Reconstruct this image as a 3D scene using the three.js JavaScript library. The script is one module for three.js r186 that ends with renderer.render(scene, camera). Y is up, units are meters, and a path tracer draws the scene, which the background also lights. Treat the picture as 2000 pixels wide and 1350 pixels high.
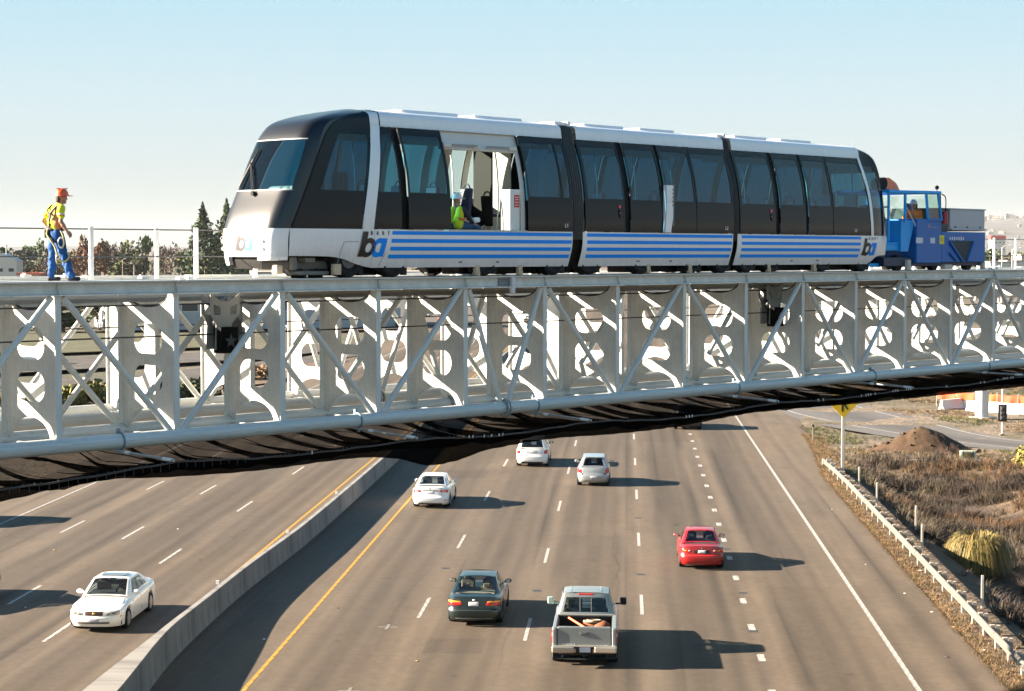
import * as THREE from 'three';
import { mergeGeometries, mergeVertices } from 'three/addons/utils/BufferGeometryUtils.js';
import { RoundedBoxGeometry } from 'three/addons/geometries/RoundedBoxGeometry.js';
import { FontLoader } from 'three/addons/loaders/FontLoader.js';
import { TextGeometry } from 'three/addons/geometries/TextGeometry.js';

// ---------------------------------------------------------------- camera, sky, sun, exposure
const scene = new THREE.Scene();
const EYE = 12.1, PITCH = Math.atan(185 / 3660);
const camera = new THREE.PerspectiveCamera(2 * Math.atan(675 / 3660) * 180 / Math.PI, 1024 / 691, 0.5, 30000);
camera.position.set(0, EYE, 0);
camera.lookAt(0, EYE - Math.sin(PITCH), -Math.cos(PITCH));
const renderer = new THREE.WebGLRenderer({ antialias: true });
renderer.toneMapping = THREE.LinearToneMapping;
renderer.toneMappingExposure = 6.4;
renderer.shadowMap.enabled = true;
const SUN_EL = 20.7 * Math.PI / 180, SUN_PHI = 0 * Math.PI / 180;
const toSun = new THREE.Vector3(-Math.cos(SUN_PHI) * Math.cos(SUN_EL), Math.sin(SUN_EL), -Math.sin(SUN_PHI) * Math.cos(SUN_EL));
const sun = new THREE.DirectionalLight(new THREE.Color().setRGB(1, 0.84, 0.67), 5);
sun.position.copy(toSun).multiplyScalar(200); sun.castShadow = true;
sun.shadow.camera.left = sun.shadow.camera.bottom = -150; sun.shadow.camera.right = sun.shadow.camera.top = 150; sun.shadow.camera.far = 600;
sun.shadow.mapSize.set(4096, 4096);
scene.add(sun, sun.target);
sun.target.position.set(0, 0, -70); sun.position.z -= 70;
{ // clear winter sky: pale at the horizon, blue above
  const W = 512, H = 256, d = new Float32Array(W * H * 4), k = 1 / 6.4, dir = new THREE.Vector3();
  const stops = [[0, .56, .60, .575], [2.2, .65, .735, .735], [4.5, .63, .79, .85], [7.6, .50, .76, .89], [12, .48, .79, .94], [20, .40, .74, .93], [30, .20, .50, .80], [42, .06, .27, .60], [60, .015, .12, .36], [90, .008, .08, .26]];  // bands above the view brightened, zenith darkened, to lift shaded sides and deepen shadows
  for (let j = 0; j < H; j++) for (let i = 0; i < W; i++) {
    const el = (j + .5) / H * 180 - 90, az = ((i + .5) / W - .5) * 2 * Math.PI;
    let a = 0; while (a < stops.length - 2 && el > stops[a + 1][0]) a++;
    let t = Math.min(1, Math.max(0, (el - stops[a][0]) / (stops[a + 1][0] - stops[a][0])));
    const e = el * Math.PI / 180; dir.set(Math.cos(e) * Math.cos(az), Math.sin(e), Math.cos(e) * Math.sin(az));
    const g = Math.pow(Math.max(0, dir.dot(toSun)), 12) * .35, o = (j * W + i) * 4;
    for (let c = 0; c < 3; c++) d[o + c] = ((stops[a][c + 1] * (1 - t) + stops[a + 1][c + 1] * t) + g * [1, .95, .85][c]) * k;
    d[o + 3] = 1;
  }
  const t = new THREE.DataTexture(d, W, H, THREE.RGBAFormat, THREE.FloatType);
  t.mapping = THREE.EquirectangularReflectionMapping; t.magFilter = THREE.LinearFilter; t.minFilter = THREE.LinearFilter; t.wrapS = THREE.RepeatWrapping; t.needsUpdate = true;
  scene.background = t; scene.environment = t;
}
scene.fog = new THREE.FogExp2(new THREE.Color().setRGB(.8, .82, .82), 0.000022);

const ORD = ['first', 'second', 'third', 'fourth', 'fifth', 'sixth', 'seventh', 'eighth', 'ninth', 'tenth', 'eleventh', 'twelfth', 'thirteenth', 'fourteenth'];
// ---------------------------------------------------------------- helpers
let seed = 7;
const rnd = () => { seed = (seed + 0x6d2b79f5) | 0; let t = Math.imul(seed ^ (seed >>> 15), 1 | seed); t = (t + Math.imul(t ^ (t >>> 7), 61 | t)) ^ t; return ((t ^ (t >>> 14)) >>> 0) / 4294967296; };
const rr = (a, b) => a + (b - a) * rnd();
const V = (x, y, z) => new THREE.Vector3(x, y, z);
const used = {};
const numbered = (n) => { used[n] = (used[n] ?? -1) + 1; return used[n] ? n + '_' + String(used[n]).padStart(3, '0') : n; };
const clamp = (x, a = 0, b = 1) => Math.min(b, Math.max(a, x));
const lerp = (a, b, t) => a + (b - a) * t;
const sstep = (a, b, x) => { const t = clamp((x - a) / (b - a)); return t * t * (3 - 2 * t); };
function table(pts) { return (x) => { let i = 0; while (i < pts.length - 2 && x > pts[i + 1][0]) i++; const [x0, y0] = pts[i], [x1, y1] = pts[i + 1]; if (x <= x0) return y0; if (x >= x1) return y1;
  const m = (k) => k <= 0 || k >= pts.length - 1 ? (pts[Math.min(pts.length - 1, k + 1)][1] - pts[Math.max(0, k - 1)][1]) / (pts[Math.min(pts.length - 1, k + 1)][0] - pts[Math.max(0, k - 1)][0]) : (pts[k + 1][1] - pts[k - 1][1]) / (pts[k + 1][0] - pts[k - 1][0]);
  const h = x1 - x0, t = (x - x0) / h, t2 = t * t, t3 = t2 * t; return (2 * t3 - 3 * t2 + 1) * y0 + (t3 - 2 * t2 + t) * h * m(i) + (-2 * t3 + 3 * t2) * y1 + (t3 - t2) * h * m(i + 1); }; }
function M(r, g, b, rough = .7, metal = 0, x = {}) { const m = new THREE.MeshPhysicalMaterial({ roughness: rough, metalness: metal, side: THREE.DoubleSide, ...x }); m.color.setRGB(r, g, b); return m; }
const prep = (g) => { let o = g.index ? g.toNonIndexed() : g; if (!o.attributes.normal) o.computeVertexNormals(); if (!o.attributes.uv) o.setAttribute('uv', new THREE.BufferAttribute(new Float32Array(o.attributes.position.count * 2), 2)); for (const k of Object.keys(o.attributes)) if (!['position', 'normal', 'uv', 'color'].includes(k)) o.deleteAttribute(k); return o; };
const merged = (list) => list.length === 1 ? list[0] : mergeGeometries(list.map(prep));
function mesh(name, g, m, parent) { const o = new THREE.Mesh(Array.isArray(g) ? merged(g) : g, m); o.name = parent ? name : numbered(name); o.castShadow = o.receiveShadow = true; (parent ?? scene).add(o); return o; }
function tag(o, label, category, group, kind) { if (label) o.userData.label = label; if (category) o.userData.category = category; if (group) o.userData.group = group; if (kind) o.userData.kind = kind; return o; }
function thing(name, label, category, group) { const o = new THREE.Group(); o.name = numbered(name); scene.add(o); return tag(o, label, category, group); }
function part(name, parent) { const o = new THREE.Group(); o.name = name; parent.add(o); return o; }
function copy(src, label) { const o = src.clone(); o.name = numbered(src.name.replace(/_\d{3}$/, '')); o.userData = { ...src.userData }; if (label) o.userData.label = label; scene.add(o); return o; }
const xf = (g, x = 0, y = 0, z = 0, rx = 0, ry = 0, rz = 0) => { if (rx) g.rotateX(rx); if (ry) g.rotateY(ry); if (rz) g.rotateZ(rz); return g.translate(x, y, z); };
const box = (w, h, d, x, y, z, rx, ry, rz) => xf(new THREE.BoxGeometry(w, h, d), x, y, z, rx, ry, rz);
const rbox = (w, h, d, r, x, y, z, rx, ry, rz, seg = 2) => xf(new RoundedBoxGeometry(w, h, d, seg, Math.min(r, w / 2.01, h / 2.01, d / 2.01)), x, y, z, rx, ry, rz);
function tube(a, b, r, n = 10, r2 = r, open = false) { const A = V(...a), B = V(...b), L = A.distanceTo(B), g = new THREE.CylinderGeometry(r2, r, L, n, 1, open); g.applyQuaternion(new THREE.Quaternion().setFromUnitVectors(V(0, 1, 0), B.clone().sub(A).normalize())); return g.translate((a[0] + b[0]) / 2, (a[1] + b[1]) / 2, (a[2] + b[2]) / 2); }
const path = (pts, r, n = 40, m = 8) => new THREE.TubeGeometry(new THREE.CatmullRomCurve3(pts.map((p) => V(...p))), n, r, m);
const ball = (r, x, y, z, sx = 1, sy = 1, sz = 1, n = 14) => new THREE.SphereGeometry(r, n, Math.round(n * .7)).scale(sx, sy, sz).translate(x, y, z);
const disc = (r, w, x, y, z, axis = 'z', n = 20) => { const g = new THREE.CylinderGeometry(r, r, w, n); if (axis === 'z') g.rotateX(Math.PI / 2); if (axis === 'x') g.rotateZ(Math.PI / 2); return g.translate(x, y, z); };
function patch(fn, nu = 8, nv = 8) { const p = [], uv = [], ix = []; for (let j = 0; j <= nv; j++) for (let i = 0; i <= nu; i++) { p.push(...fn(i / nu, j / nv)); uv.push(i / nu, j / nv); }
  for (let j = 0; j < nv; j++) for (let i = 0; i < nu; i++) { const a = j * (nu + 1) + i, b = a + 1, c = a + nu + 1, d = c + 1; ix.push(a, b, d, a, d, c); }
  const g = new THREE.BufferGeometry(); g.setAttribute('position', new THREE.Float32BufferAttribute(p, 3)); g.setAttribute('uv', new THREE.Float32BufferAttribute(uv, 2)); g.setIndex(ix); g.computeVertexNormals(); return g; }
const quad = (a, b, c, d, n = 1) => patch((u, v) => [0, 1, 2].map((k) => lerp(lerp(a[k], b[k], u), lerp(d[k], c[k], u), v)), n, n);
function shape(pts, holes = []) { const s = new THREE.Shape(pts.map((p) => new THREE.Vector2(...p))); for (const h of holes) s.holes.push(h); return s; }
const extr = (s, depth, bevel = 0, seg = 8) => new THREE.ExtrudeGeometry(s, { depth, bevelEnabled: bevel > 0, bevelSize: bevel, bevelThickness: bevel, bevelSegments: 1, curveSegments: seg });
function tint(g, r, gg, b) { const n = g.attributes.position.count, c = new Float32Array(n * 3); for (let i = 0; i < n; i++) { c[i * 3] = r; c[i * 3 + 1] = gg; c[i * 3 + 2] = b; } g.setAttribute('color', new THREE.BufferAttribute(c, 3)); return g; }
// tiling value noise
const LAT = new Float32Array(65536); for (let i = 0; i < 65536; i++) LAT[i] = rnd();
function vn(x, y, px, py = px, s = 0) { const xi = Math.floor(x), yi = Math.floor(y), fx = x - xi, fy = y - yi, ux = fx * fx * (3 - 2 * fx), uy = fy * fy * (3 - 2 * fy);
  const X0 = ((xi % px) + px) % px, X1 = (X0 + 1) % px, Y0 = ((yi % py) + py) % py, Y1 = (Y0 + 1) % py, h = (a, b) => LAT[(a * 73 + b * 179 + s * 1013 + (a * b) % 251 * 17) & 65535];
  return lerp(lerp(h(X0, Y0), h(X1, Y0), ux), lerp(h(X0, Y1), h(X1, Y1), ux), uy); }
const fbm = (u, v, f, oct = 4, s = 0, fy = f) => { let t = 0, a = .5, n = 0; for (let o = 0; o < oct; o++) { t += a * vn(u * f, v * fy, f, fy, s + o * 7); n += a; a *= .5; f *= 2; fy *= 2; } return t / n; };
function tex(w, h, fn, rep, srgb = true) { const d = new Uint8Array(w * h * 4); for (let j = 0; j < h; j++) for (let i = 0; i < w; i++) { const c = fn((i + .5) / w, (j + .5) / h), o = (j * w + i) * 4; for (let k = 0; k < 3; k++) d[o + k] = clamp(typeof c === 'number' ? c : c[k]) * 255; d[o + 3] = 255; }
  const t = new THREE.DataTexture(d, w, h); t.wrapS = t.wrapT = THREE.RepeatWrapping; t.magFilter = THREE.LinearFilter; t.minFilter = THREE.LinearMipmapLinearFilter; if (srgb) t.colorSpace = THREE.SRGBColorSpace; if (rep) t.repeat.set(...rep); t.needsUpdate = true; return t; }
const s2 = (x) => Math.pow(clamp(x), 1 / 2.2); // linear to texture value
const font = await new FontLoader().loadAsync('fonts/droid/droid_sans_bold.typeface.json');
function letters(str, size, depth = .004, gap = 0) { if (!gap) return new TextGeometry(str, { font, size, depth, curveSegments: 3 }); let x = 0; const out = []; for (const ch of str) { const g = new TextGeometry(ch, { font, size, depth, curveSegments: 3 }); g.computeBoundingBox(); out.push(g.translate(x, 0, 0)); x += gap; } return merged(out); }

// ---------------------------------------------------------------- frames: the guideway (along, up, out) and the freeway (across, ahead)
const GA = 43.1 * Math.PI / 180;
const gx = V(Math.sin(GA), -0.0012, -Math.cos(GA)).normalize(), gz = V(Math.cos(GA), 0, Math.sin(GA)), gy = gz.clone().cross(gx);
const GO = V((113 - 1000) / 3660 * 38.70, EYE - .63, -38.70);
const GQ = new THREE.Quaternion().setFromRotationMatrix(new THREE.Matrix4().makeBasis(gx, gy, gz));
const G = (s, v, w) => GO.clone().addScaledVector(gx, s).addScaledVector(gy, v).addScaledVector(gz, w);
const onGuide = (o, s = 0, v = 0, w = 0) => { o.position.copy(G(s, v, w)); o.quaternion.copy(GQ); return o; };
const FA = 3.455 * Math.PI / 180;
const Fp = (x, y, d) => V(x * Math.cos(FA) + d * Math.sin(FA), y, x * Math.sin(FA) - d * Math.cos(FA));
const onRoad = (o, x, d, y = 0, turn = 0) => { o.position.copy(Fp(x, y, d)); o.rotation.y = -FA + turn; return o; };
const farAt = (px, Z, y = 0) => V((px - 1000) / 3660 * Z, y, -Z);   // a place Z metres ahead of the viewpoint, in the direction of that column
// ---------------------------------------------------------------- ground and freeway
const zd = (lat, d) => { // height of the land beside the freeway
  const ditch = -1.25 * sstep(12.2, 15, lat) * (1 - sstep(17.5, 22.5, lat)) * (1 - sstep(98, 112, d)) * sstep(-40, 10, d);
  const bank = .25 * sstep(22, 26, lat) * (1 - sstep(100, 112, d));
  const bump = lat > 12 && lat < 60 && d < 190 ? (fbm((lat + 100) / 64, (d + 100) / 64, 16, 3, 3) - .5) * .5 * sstep(12, 14, lat) : 0;
  const left = lat < -31 ? -.3 * sstep(31, 40, -lat) : 0;
  return -.03 + ditch + bank + bump + left - (lat > -31 && lat < 11.4 ? .05 : 0);
};
{
  const line = (a) => { const o = []; for (const [f, t, n] of a) for (let i = 0; i < n; i++) o.push(f + (t - f) * i / n); o.push(a[a.length - 1][1]); return o; };
  const X = line([[-12000, -1500, 6], [-1500, -300, 12], [-300, -60, 16], [-60, -31, 8], [-31, 11.4, 4], [11.4, 30, 40], [30, 60, 20], [60, 200, 12], [200, 1500, 10], [1500, 12000, 6]]);
  const D = line([[-600, 0, 6], [0, 40, 6], [40, 135, 110], [135, 190, 24], [190, 400, 20], [400, 1200, 20], [1200, 12000, 20]]);
  const p = [], uv = [], col = [], ix = [], nx = X.length;
  for (const d of D) for (const x of X) {
    const q = Fp(x, zd(x, d), d); p.push(q.x, q.y, q.z); uv.push(x / 6, d / 6);
    const n = fbm((x + 9000) / 18000, (d + 9000) / 18000, 600, 3, 5), n2 = fbm((x + 100) / 64, (d + 100) / 64, 12, 3, 9);
    let c = [.17, .125, .085];                                            // dry dirt
    if (x > 11 && x < 40 && d < 112) { const g = sstep(12, 14.5, x) * sstep(.25, .6, n2); c = [lerp(.105, .05, g), lerp(.072, .035, g), lerp(.043, .022, g)]; }  // ditch ground darkened, standing in for the shadows lying there
    else if (x > 11 && d < 190) { const g = sstep(.4, .62, n2); c = [lerp(.19, .10, g), lerp(.145, .082, g), lerp(.10, .042, g)]; }
    else if (x < -31 || d > 190) { const g = sstep(.42, .6, n); c = [lerp(.13, .065, g), lerp(.10, .065, g), lerp(.068, .03, g)]; }
    col.push(...c);
  }
  for (let j = 0; j < D.length - 1; j++) for (let i = 0; i < nx - 1; i++) { const a = j * nx + i; ix.push(a, a + 1, a + nx + 1, a, a + nx + 1, a + nx); }
  const g = new THREE.BufferGeometry(); g.setAttribute('position', new THREE.Float32BufferAttribute(p, 3)); g.setAttribute('uv', new THREE.Float32BufferAttribute(uv, 2)); g.setAttribute('color', new THREE.Float32BufferAttribute(col, 3)); g.setIndex(ix); g.computeVertexNormals();
  const soil = tex(512, 512, (u, v) => { const n = .55 + .55 * (fbm(u, v, 8, 5, 2) - .5) + .5 * (fbm(u, v, 90, 2, 4) - .5), w = (fbm(u, v, 20, 2, 8) - .5) * .12; return [s2(n + w * .3), s2(n), s2(n - w)]; });
  const bump = tex(256, 256, (u, v) => fbm(u, v, 30, 3, 6), null, false);
  const m = M(1.5, 1.5, 1.5, .95, 0, { map: soil, vertexColors: true, bumpMap: bump, bumpScale: .08 });
  tag(mesh('ground', g, m), null, null, null, 'structure');
}
// sheets laid on the land
function sheet(pts, y, m, name, parent, sub = 1, uvs = 1) { // pts: left/right pairs [[xl,xr,d]...] in the freeway frame
  const p = [], uv = [], ix = []; pts.forEach(([a, b, d], j) => { for (let i = 0; i <= sub; i++) { const x = lerp(a, b, i / sub), q = parent?.userData.flat ? V(x, y, -d) : Fp(x, y, d); p.push(q.x, q.y, q.z); uv.push(x * uvs, d * uvs); } });
  for (let j = 0; j < pts.length - 1; j++) for (let i = 0; i < sub; i++) { const a = j * (sub + 1) + i; ix.push(a, a + 1, a + sub + 2, a, a + sub + 2, a + sub + 1); }
  const g = new THREE.BufferGeometry(); g.setAttribute('position', new THREE.Float32BufferAttribute(p, 3)); g.setAttribute('uv', new THREE.Float32BufferAttribute(uv, 2)); g.setIndex(ix); g.computeVertexNormals();
  return mesh(name, g, m, parent);
}
const asphaltBump = tex(512, 512, (u, v) => vn(u * 256, v * 256, 256, 256, 3) * .6 + .4 * fbm(u, v, 40, 2, 9), [1 / 1.5, 1 / 1.5], false);
const roadTex = (() => { // one tile = 44 m across (-32 .. 12) by 90 m along
  const LX = -32, WX = 44, LD = 90, lanes = [-26, -22.65, -19.5, -16.3, -8.6, -4.95, -1.25, 2.4, 6.1];
  const cracks = []; for (let i = 0; i < 26; i++) cracks.push([lanes[i % 9] + rr(-1.9, 1.9), rr(0, 1), rr(.06, .3), rr(.3, 1), rr(0, 9)]);
  const spots = []; for (let i = 0; i < 130; i++) spots.push([lanes[i % 9] + rr(-.35, .35) + (rnd() < .25 ? rr(-1.5, 1.5) : 0), rnd(), rr(.04, .22), rr(.15, .5)]);
  const grid = {}; for (const q of spots) { const k = Math.floor(q[1] * 40); for (const j of [k - 1, k, k + 1]) (grid[(j + 40) % 40] ??= []).push(q); }
  const pads = [[-8.9, .12, 1.5, .02, .82], [2.6, .37, 1.4, .05, .86], [-19.4, .55, 1.3, .035, .84], [6.2, .78, 1.2, .03, 1.12], [-1.2, .9, 1.5, .018, 1.1], [-23, .2, 1.4, .03, 1.08], [-5.2, .63, .9, .012, .8]];
  const cross = []; for (let i = 0; i < 16; i++) cross.push([rnd(), lanes[i % 9], rr(.8, 1.9), i]);
  const seams = [-6.2, -3.5, -2.5, .2, 1.75, 3.3, 5.3, -18.4, -21.6, -25, 9.6];
  return tex(1024, 2048, (u, v) => {
    const x = LX + u * WX, f = fbm(u, v, 60, 3, 1, 30), fine = vn(u * 1024, v * 2048, 1024, 2048, 2), mid = fbm(u, v, 220, 2, 11, 420), streak = fbm(u, v, 120, 3, 21, 3);
    const wander = (fbm(.5, v, 3, 2, 31, 6) - .5) * .9;
    let a = .092 * (.78 + .30 * f + .16 * (fine - .5) + .22 * (mid - .5) + .50 * (streak - .5));
    for (const l of lanes) { const e = x - l - wander * .5; a *= 1 - .40 * Math.exp(-e * e / .35) * (.35 + 1.0 * f); for (const w of [-.85, .85]) a *= 1 - .30 * Math.exp(-(e - w) * (e - w) / .06) * (.2 + 1.2 * streak); }
    for (let i = 0; i < seams.length; i++) { const e = x - seams[i] - (fbm(.3, v, 2, 2, 40 + i, 2) - .5) * .5; a *= 1 - .26 * Math.exp(-e * e / .004) * sstep(.40, .62, fbm(.7, v, 8, 2, 60 + i, 8)); a *= 1 - .36 * Math.exp(-e * e / .08) * sstep(.4, .65, fbm(.2, v, 5, 2, 80 + i, 5)); }
    for (const [cx, cv, len, k, s] of cracks) { const t = (v - cv) / len; if (t < 0 || t > 1) continue; const e = x - cx - (fbm(.1, v, 24, 3, s | 0, 24) - .5) * .6; a *= 1 - .36 * k * Math.exp(-e * e / .0012) * Math.sin(t * 3.14); }
    for (const [sx, sv, r, k] of grid[Math.floor(v * 40)] ?? []) { const q = ((x - sx) ** 2 + ((v - sv) * 60) ** 2) / (r * r); if (q < 4) a *= 1 - k * Math.exp(-q * 2); }
    for (const [px, pv, w, l, k] of pads) if (Math.abs(x - px) < w && Math.abs(v - pv) < l) a *= k;
    for (const [cv, cx, w, s] of cross) if (Math.abs(x - cx) < w) { const e = (v - cv) * 90 - (fbm(u * 3, .2, 30, 2, s) - .5) * 1.2; a *= 1 - .34 * Math.exp(-e * e / .003); }
    if (x > 8.4) a *= 1.06 + .1 * (f - .5); if (x > -13 && x < -10.6) a *= .93; if (x < -27.8) a *= 1.1;
    const warm = .06 * (fbm(u, v, 14, 2, 71) - .5);
    return [s2(a * (1.17 + warm)), s2(a * .90), s2(a * (.64 - warm))];
  });
})();
const roadMat = M(1, 1, 1, .82, 0, { map: roadTex, bumpMap: asphaltBump, bumpScale: .006, specularIntensity: .5 });
const freeway = new THREE.Group(); freeway.name = 'freeway'; freeway.rotation.y = -FA; freeway.userData = { kind: 'structure', flat: true }; scene.add(freeway);
{
  const rows = [], edge = table([[-50, 10.6], [60, 10.6], [97, 10.65], [107, 11.0], [120, 11.75], [128, 12.3]]);
  for (let d = -40; d <= 600; d += d < 140 ? 2 : 20) rows.push([-31.2, d < 128 ? edge(d) : 12.3 + (d - 128) * .01, d]);
  const o = sheet(rows, 0, roadMat, 'road_surface', freeway, 12); const uv = o.geometry.attributes.uv; for (let i = 0; i < uv.count; i++) uv.setXY(i, (uv.getX(i) + 32) / 44, uv.getY(i) / 90);
  roadMat.bumpMap.repeat.set(44 / 3, 90 / 3);
}
const paintTex = tex(128, 128, (u, v) => { const n = fbm(u, v, 12, 4, 5); return .62 + .38 * sstep(.28, .5, n); }, [1, 1]);
const paintWhite = M(.36, .345, .32, .7, 0, { map: paintTex }), paintYellow = M(.36, .20, .018, .7, 0, { map: paintTex }), tarMark = M(.03, .03, .032, .6);
const strip = (name, x, w, d0, d1, m, y = .004, n = Math.max(1, Math.round((d1 - d0) / 6))) => { const rows = []; for (let i = 0; i <= n; i++) { const d = lerp(d0, d1, i / n); rows.push([x - w / 2, x + w / 2, d]); } return sheet(rows, y, m, name, freeway, 1, 1.3); };
strip('edge_line', -10.46, .13, 30, 420, paintYellow); strip('edge_line', -14.6, .14, 30, 420, paintYellow);
strip('edge_line', 8.12, .15, 30, 210, paintWhite); strip('edge_line', -27.62, .13, 30, 420, paintWhite);
for (const [x, d0] of [[-6.78, 61], [-3.08, 57.6], [.6, 62], [-17.97, 71.1], [-21.08, 77.1], [-24.2, 78.7]])
  for (let d = d0 - 14.55 * 2; d < 300; d += 14.55) strip('lane_dash', x, .12, d, d + 3.6, paintWhite);
for (let d = 55.1 - 4.55 * 3; d < 175; d += 4.55) strip('lane_dash', 4.08 + (d - 55) * .0035, .22, d, d + .95, paintWhite);
for (const [x, d] of [[4.1, 59.3], [4.15, 75.8], [4.2, 66], [.6, 69.6], [.6, 84.5], [-3.1, 66], [-6.8, 70.5]]) strip('road_scar', x, .3, d, d + .35, tarMark, .003);
// survey crosses, scuffs and litter on the asphalt
const scuff = M(.16, .15, .14, .8);
for (const [x, d] of [[-7.6, 59.4], [-7.55, 50.6]]) { const a = strip('survey_mark', x, .62, d, d + .1, scuff, .0045, 1), b = strip('survey_mark', x, .1, d - .35, d + .45, scuff, .0085, 1); }
{ const bits = [[9.3, 72.5], [9.9, 66.4], [10.3, 63], [10.6, 60.5], [9.6, 56], [-9.7, 62.5], [-11.2, 57.3], [-20.3, 62], [-16.6, 72], [-23, 74], [-25.2, 70], [-19.4, 80], [10.9, 74.3], [11.2, 71.2], [11.1, 66.3], [10.9, 57], [-5.4, 65.6], [-1.8, 68.8], [-6.1, 54.5], [9.7, 88], [10.4, 97]];
  const lit = M(.75, .72, .66, .8), litb = M(.06, .05, .05, .8), leaf = M(.45, .25, .06, .8);
  for (const [x, d] of bits) { const s = rr(.04, .085); const o = mesh('litter_scrap', new THREE.IcosahedronGeometry(s, 0).scale(1, .22, .75), rnd() < .6 ? lit : rnd() < .5 ? litb : leaf); onRoad(o, x, d, s * .2, rnd() * 6);
    tag(o, 'small scrap of litter on the asphalt of the freeway', 'litter', 'scraps of litter on the freeway'); } }
// concrete median barrier, taller and wider at the near end
const concreteTex = tex(512, 512, (u, v) => { const n = fbm(u, v, 6, 5, 14), st = fbm(u, v, 50, 3, 15, 3), f = vn(u * 512, v * 512, 512, 512, 3), dr = sstep(.56, .78, fbm(u, v, 36, 2, 18, 2)); const a = .21 * (.66 + .45 * n + .22 * (st - .5) + .14 * (f - .5)) * (1 - .28 * dr); return [s2(a * 1.04), s2(a), s2(a * .94)]; });
const concrete = M(1, 1, 1, .9, 0, { map: concreteTex });
{
  const t = new THREE.Group(); t.name = 'median_barrier'; t.rotation.y = -FA; scene.add(t); tag(t, 'long concrete median barrier between the two carriageways, wider at its near end', 'barrier');
  const H = table([[30, .98], [52, .98], [55, .96], [58.5, .87], [61.5, .82], [66, .81], [400, .81]]), XR = table([[30, -12.4], [45.8, -12.72], [49, -12.95], [52, -13.2], [55, -13.36], [61, -13.46], [66, -13.42], [77, -13.12], [106, -13.07], [400, -13.05]]), W = table([[30, 1.2], [45.8, .9], [49, .66], [52, .36], [54.5, .22], [60, .18], [400, .17]]);
  const seg = (d0, d1, m = concrete) => { const n = Math.max(2, Math.round((d1 - d0) / .75)), P = (d) => { const h = H(d), xr = XR(d), w = W(d); return [[xr + .02, -.02], [xr, .08], [xr - .03, .3], [xr - .05, h - .03], [xr - .07, h], [xr - .06 - w, h], [xr - .08 - w, h - .03], [xr - .10 - w, .3], [xr - .13 - w, .08], [xr - .14 - w, -.02]]; };
    const L = [0, .12, .36, .9, .94, 1.2, 1.25, 1.8, 2.05, 2.2];
    const g = patch((u, v) => { const d = lerp(d0, d1, v), q = P(d), k = Math.round(u * 9); return [q[k][0], q[k][1], -d]; }, 9, n); const uv = g.attributes.uv; for (let i = 0; i < uv.count; i++) uv.setXY(i, lerp(d0, d1, uv.getY(i)) / 4, L[Math.round(uv.getX(i) * 9)] / 4);
    return mesh('barrier_segment', g.toNonIndexed(), m, t).geometry.computeVertexNormals(); };
  let d = 30; while (d < 150) { const n = d + 6.1; seg(d, n - .014); d = n; } seg(d, 400);
  for (const dd of [62.3, 73.9, 86]) mesh('reflector', [box(.1, .12, .06, XR(dd) - .3, H(dd) + .06, -dd)], M(.7, .72, .72, .5), t);
}
// ---------------------------------------------------------------- the guideway truss
const steelTex = tex(512, 512, (u, v) => { const n = fbm(u, v, 5, 5, 33), st = fbm(u, v, 60, 3, 34, 3), sp = sstep(.70, .80, fbm(u, v, 70, 2, 35)); const a = 1 - .14 * (1 - n) - .10 * (1 - st) - .08 * sp; return [a, a * .995, a * .98]; });
const steel = M(.73, .77, .77, .42, 0, { map: steelTex, clearcoat: .25, clearcoatRoughness: .35 });
const steelFlat = M(.74, .75, .73, .5, 0, { map: steelTex }), zinc = M(.45, .47, .48, .45, .5), blackBox = M(.0015, .0015, .002, .7, 0, { specularIntensity: .2 }), castGrey = M(.22, .23, .22, .55), cableMat = M(.02, .02, .022, .5), concPale = M(.42, .40, .36, .85);
const K0 = -2, K1 = 17, SK = (k) => -.03 + 3.0 * k, topNode = (k) => k <= 4 ? k % 2 === 0 : k % 2 === 1;
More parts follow.
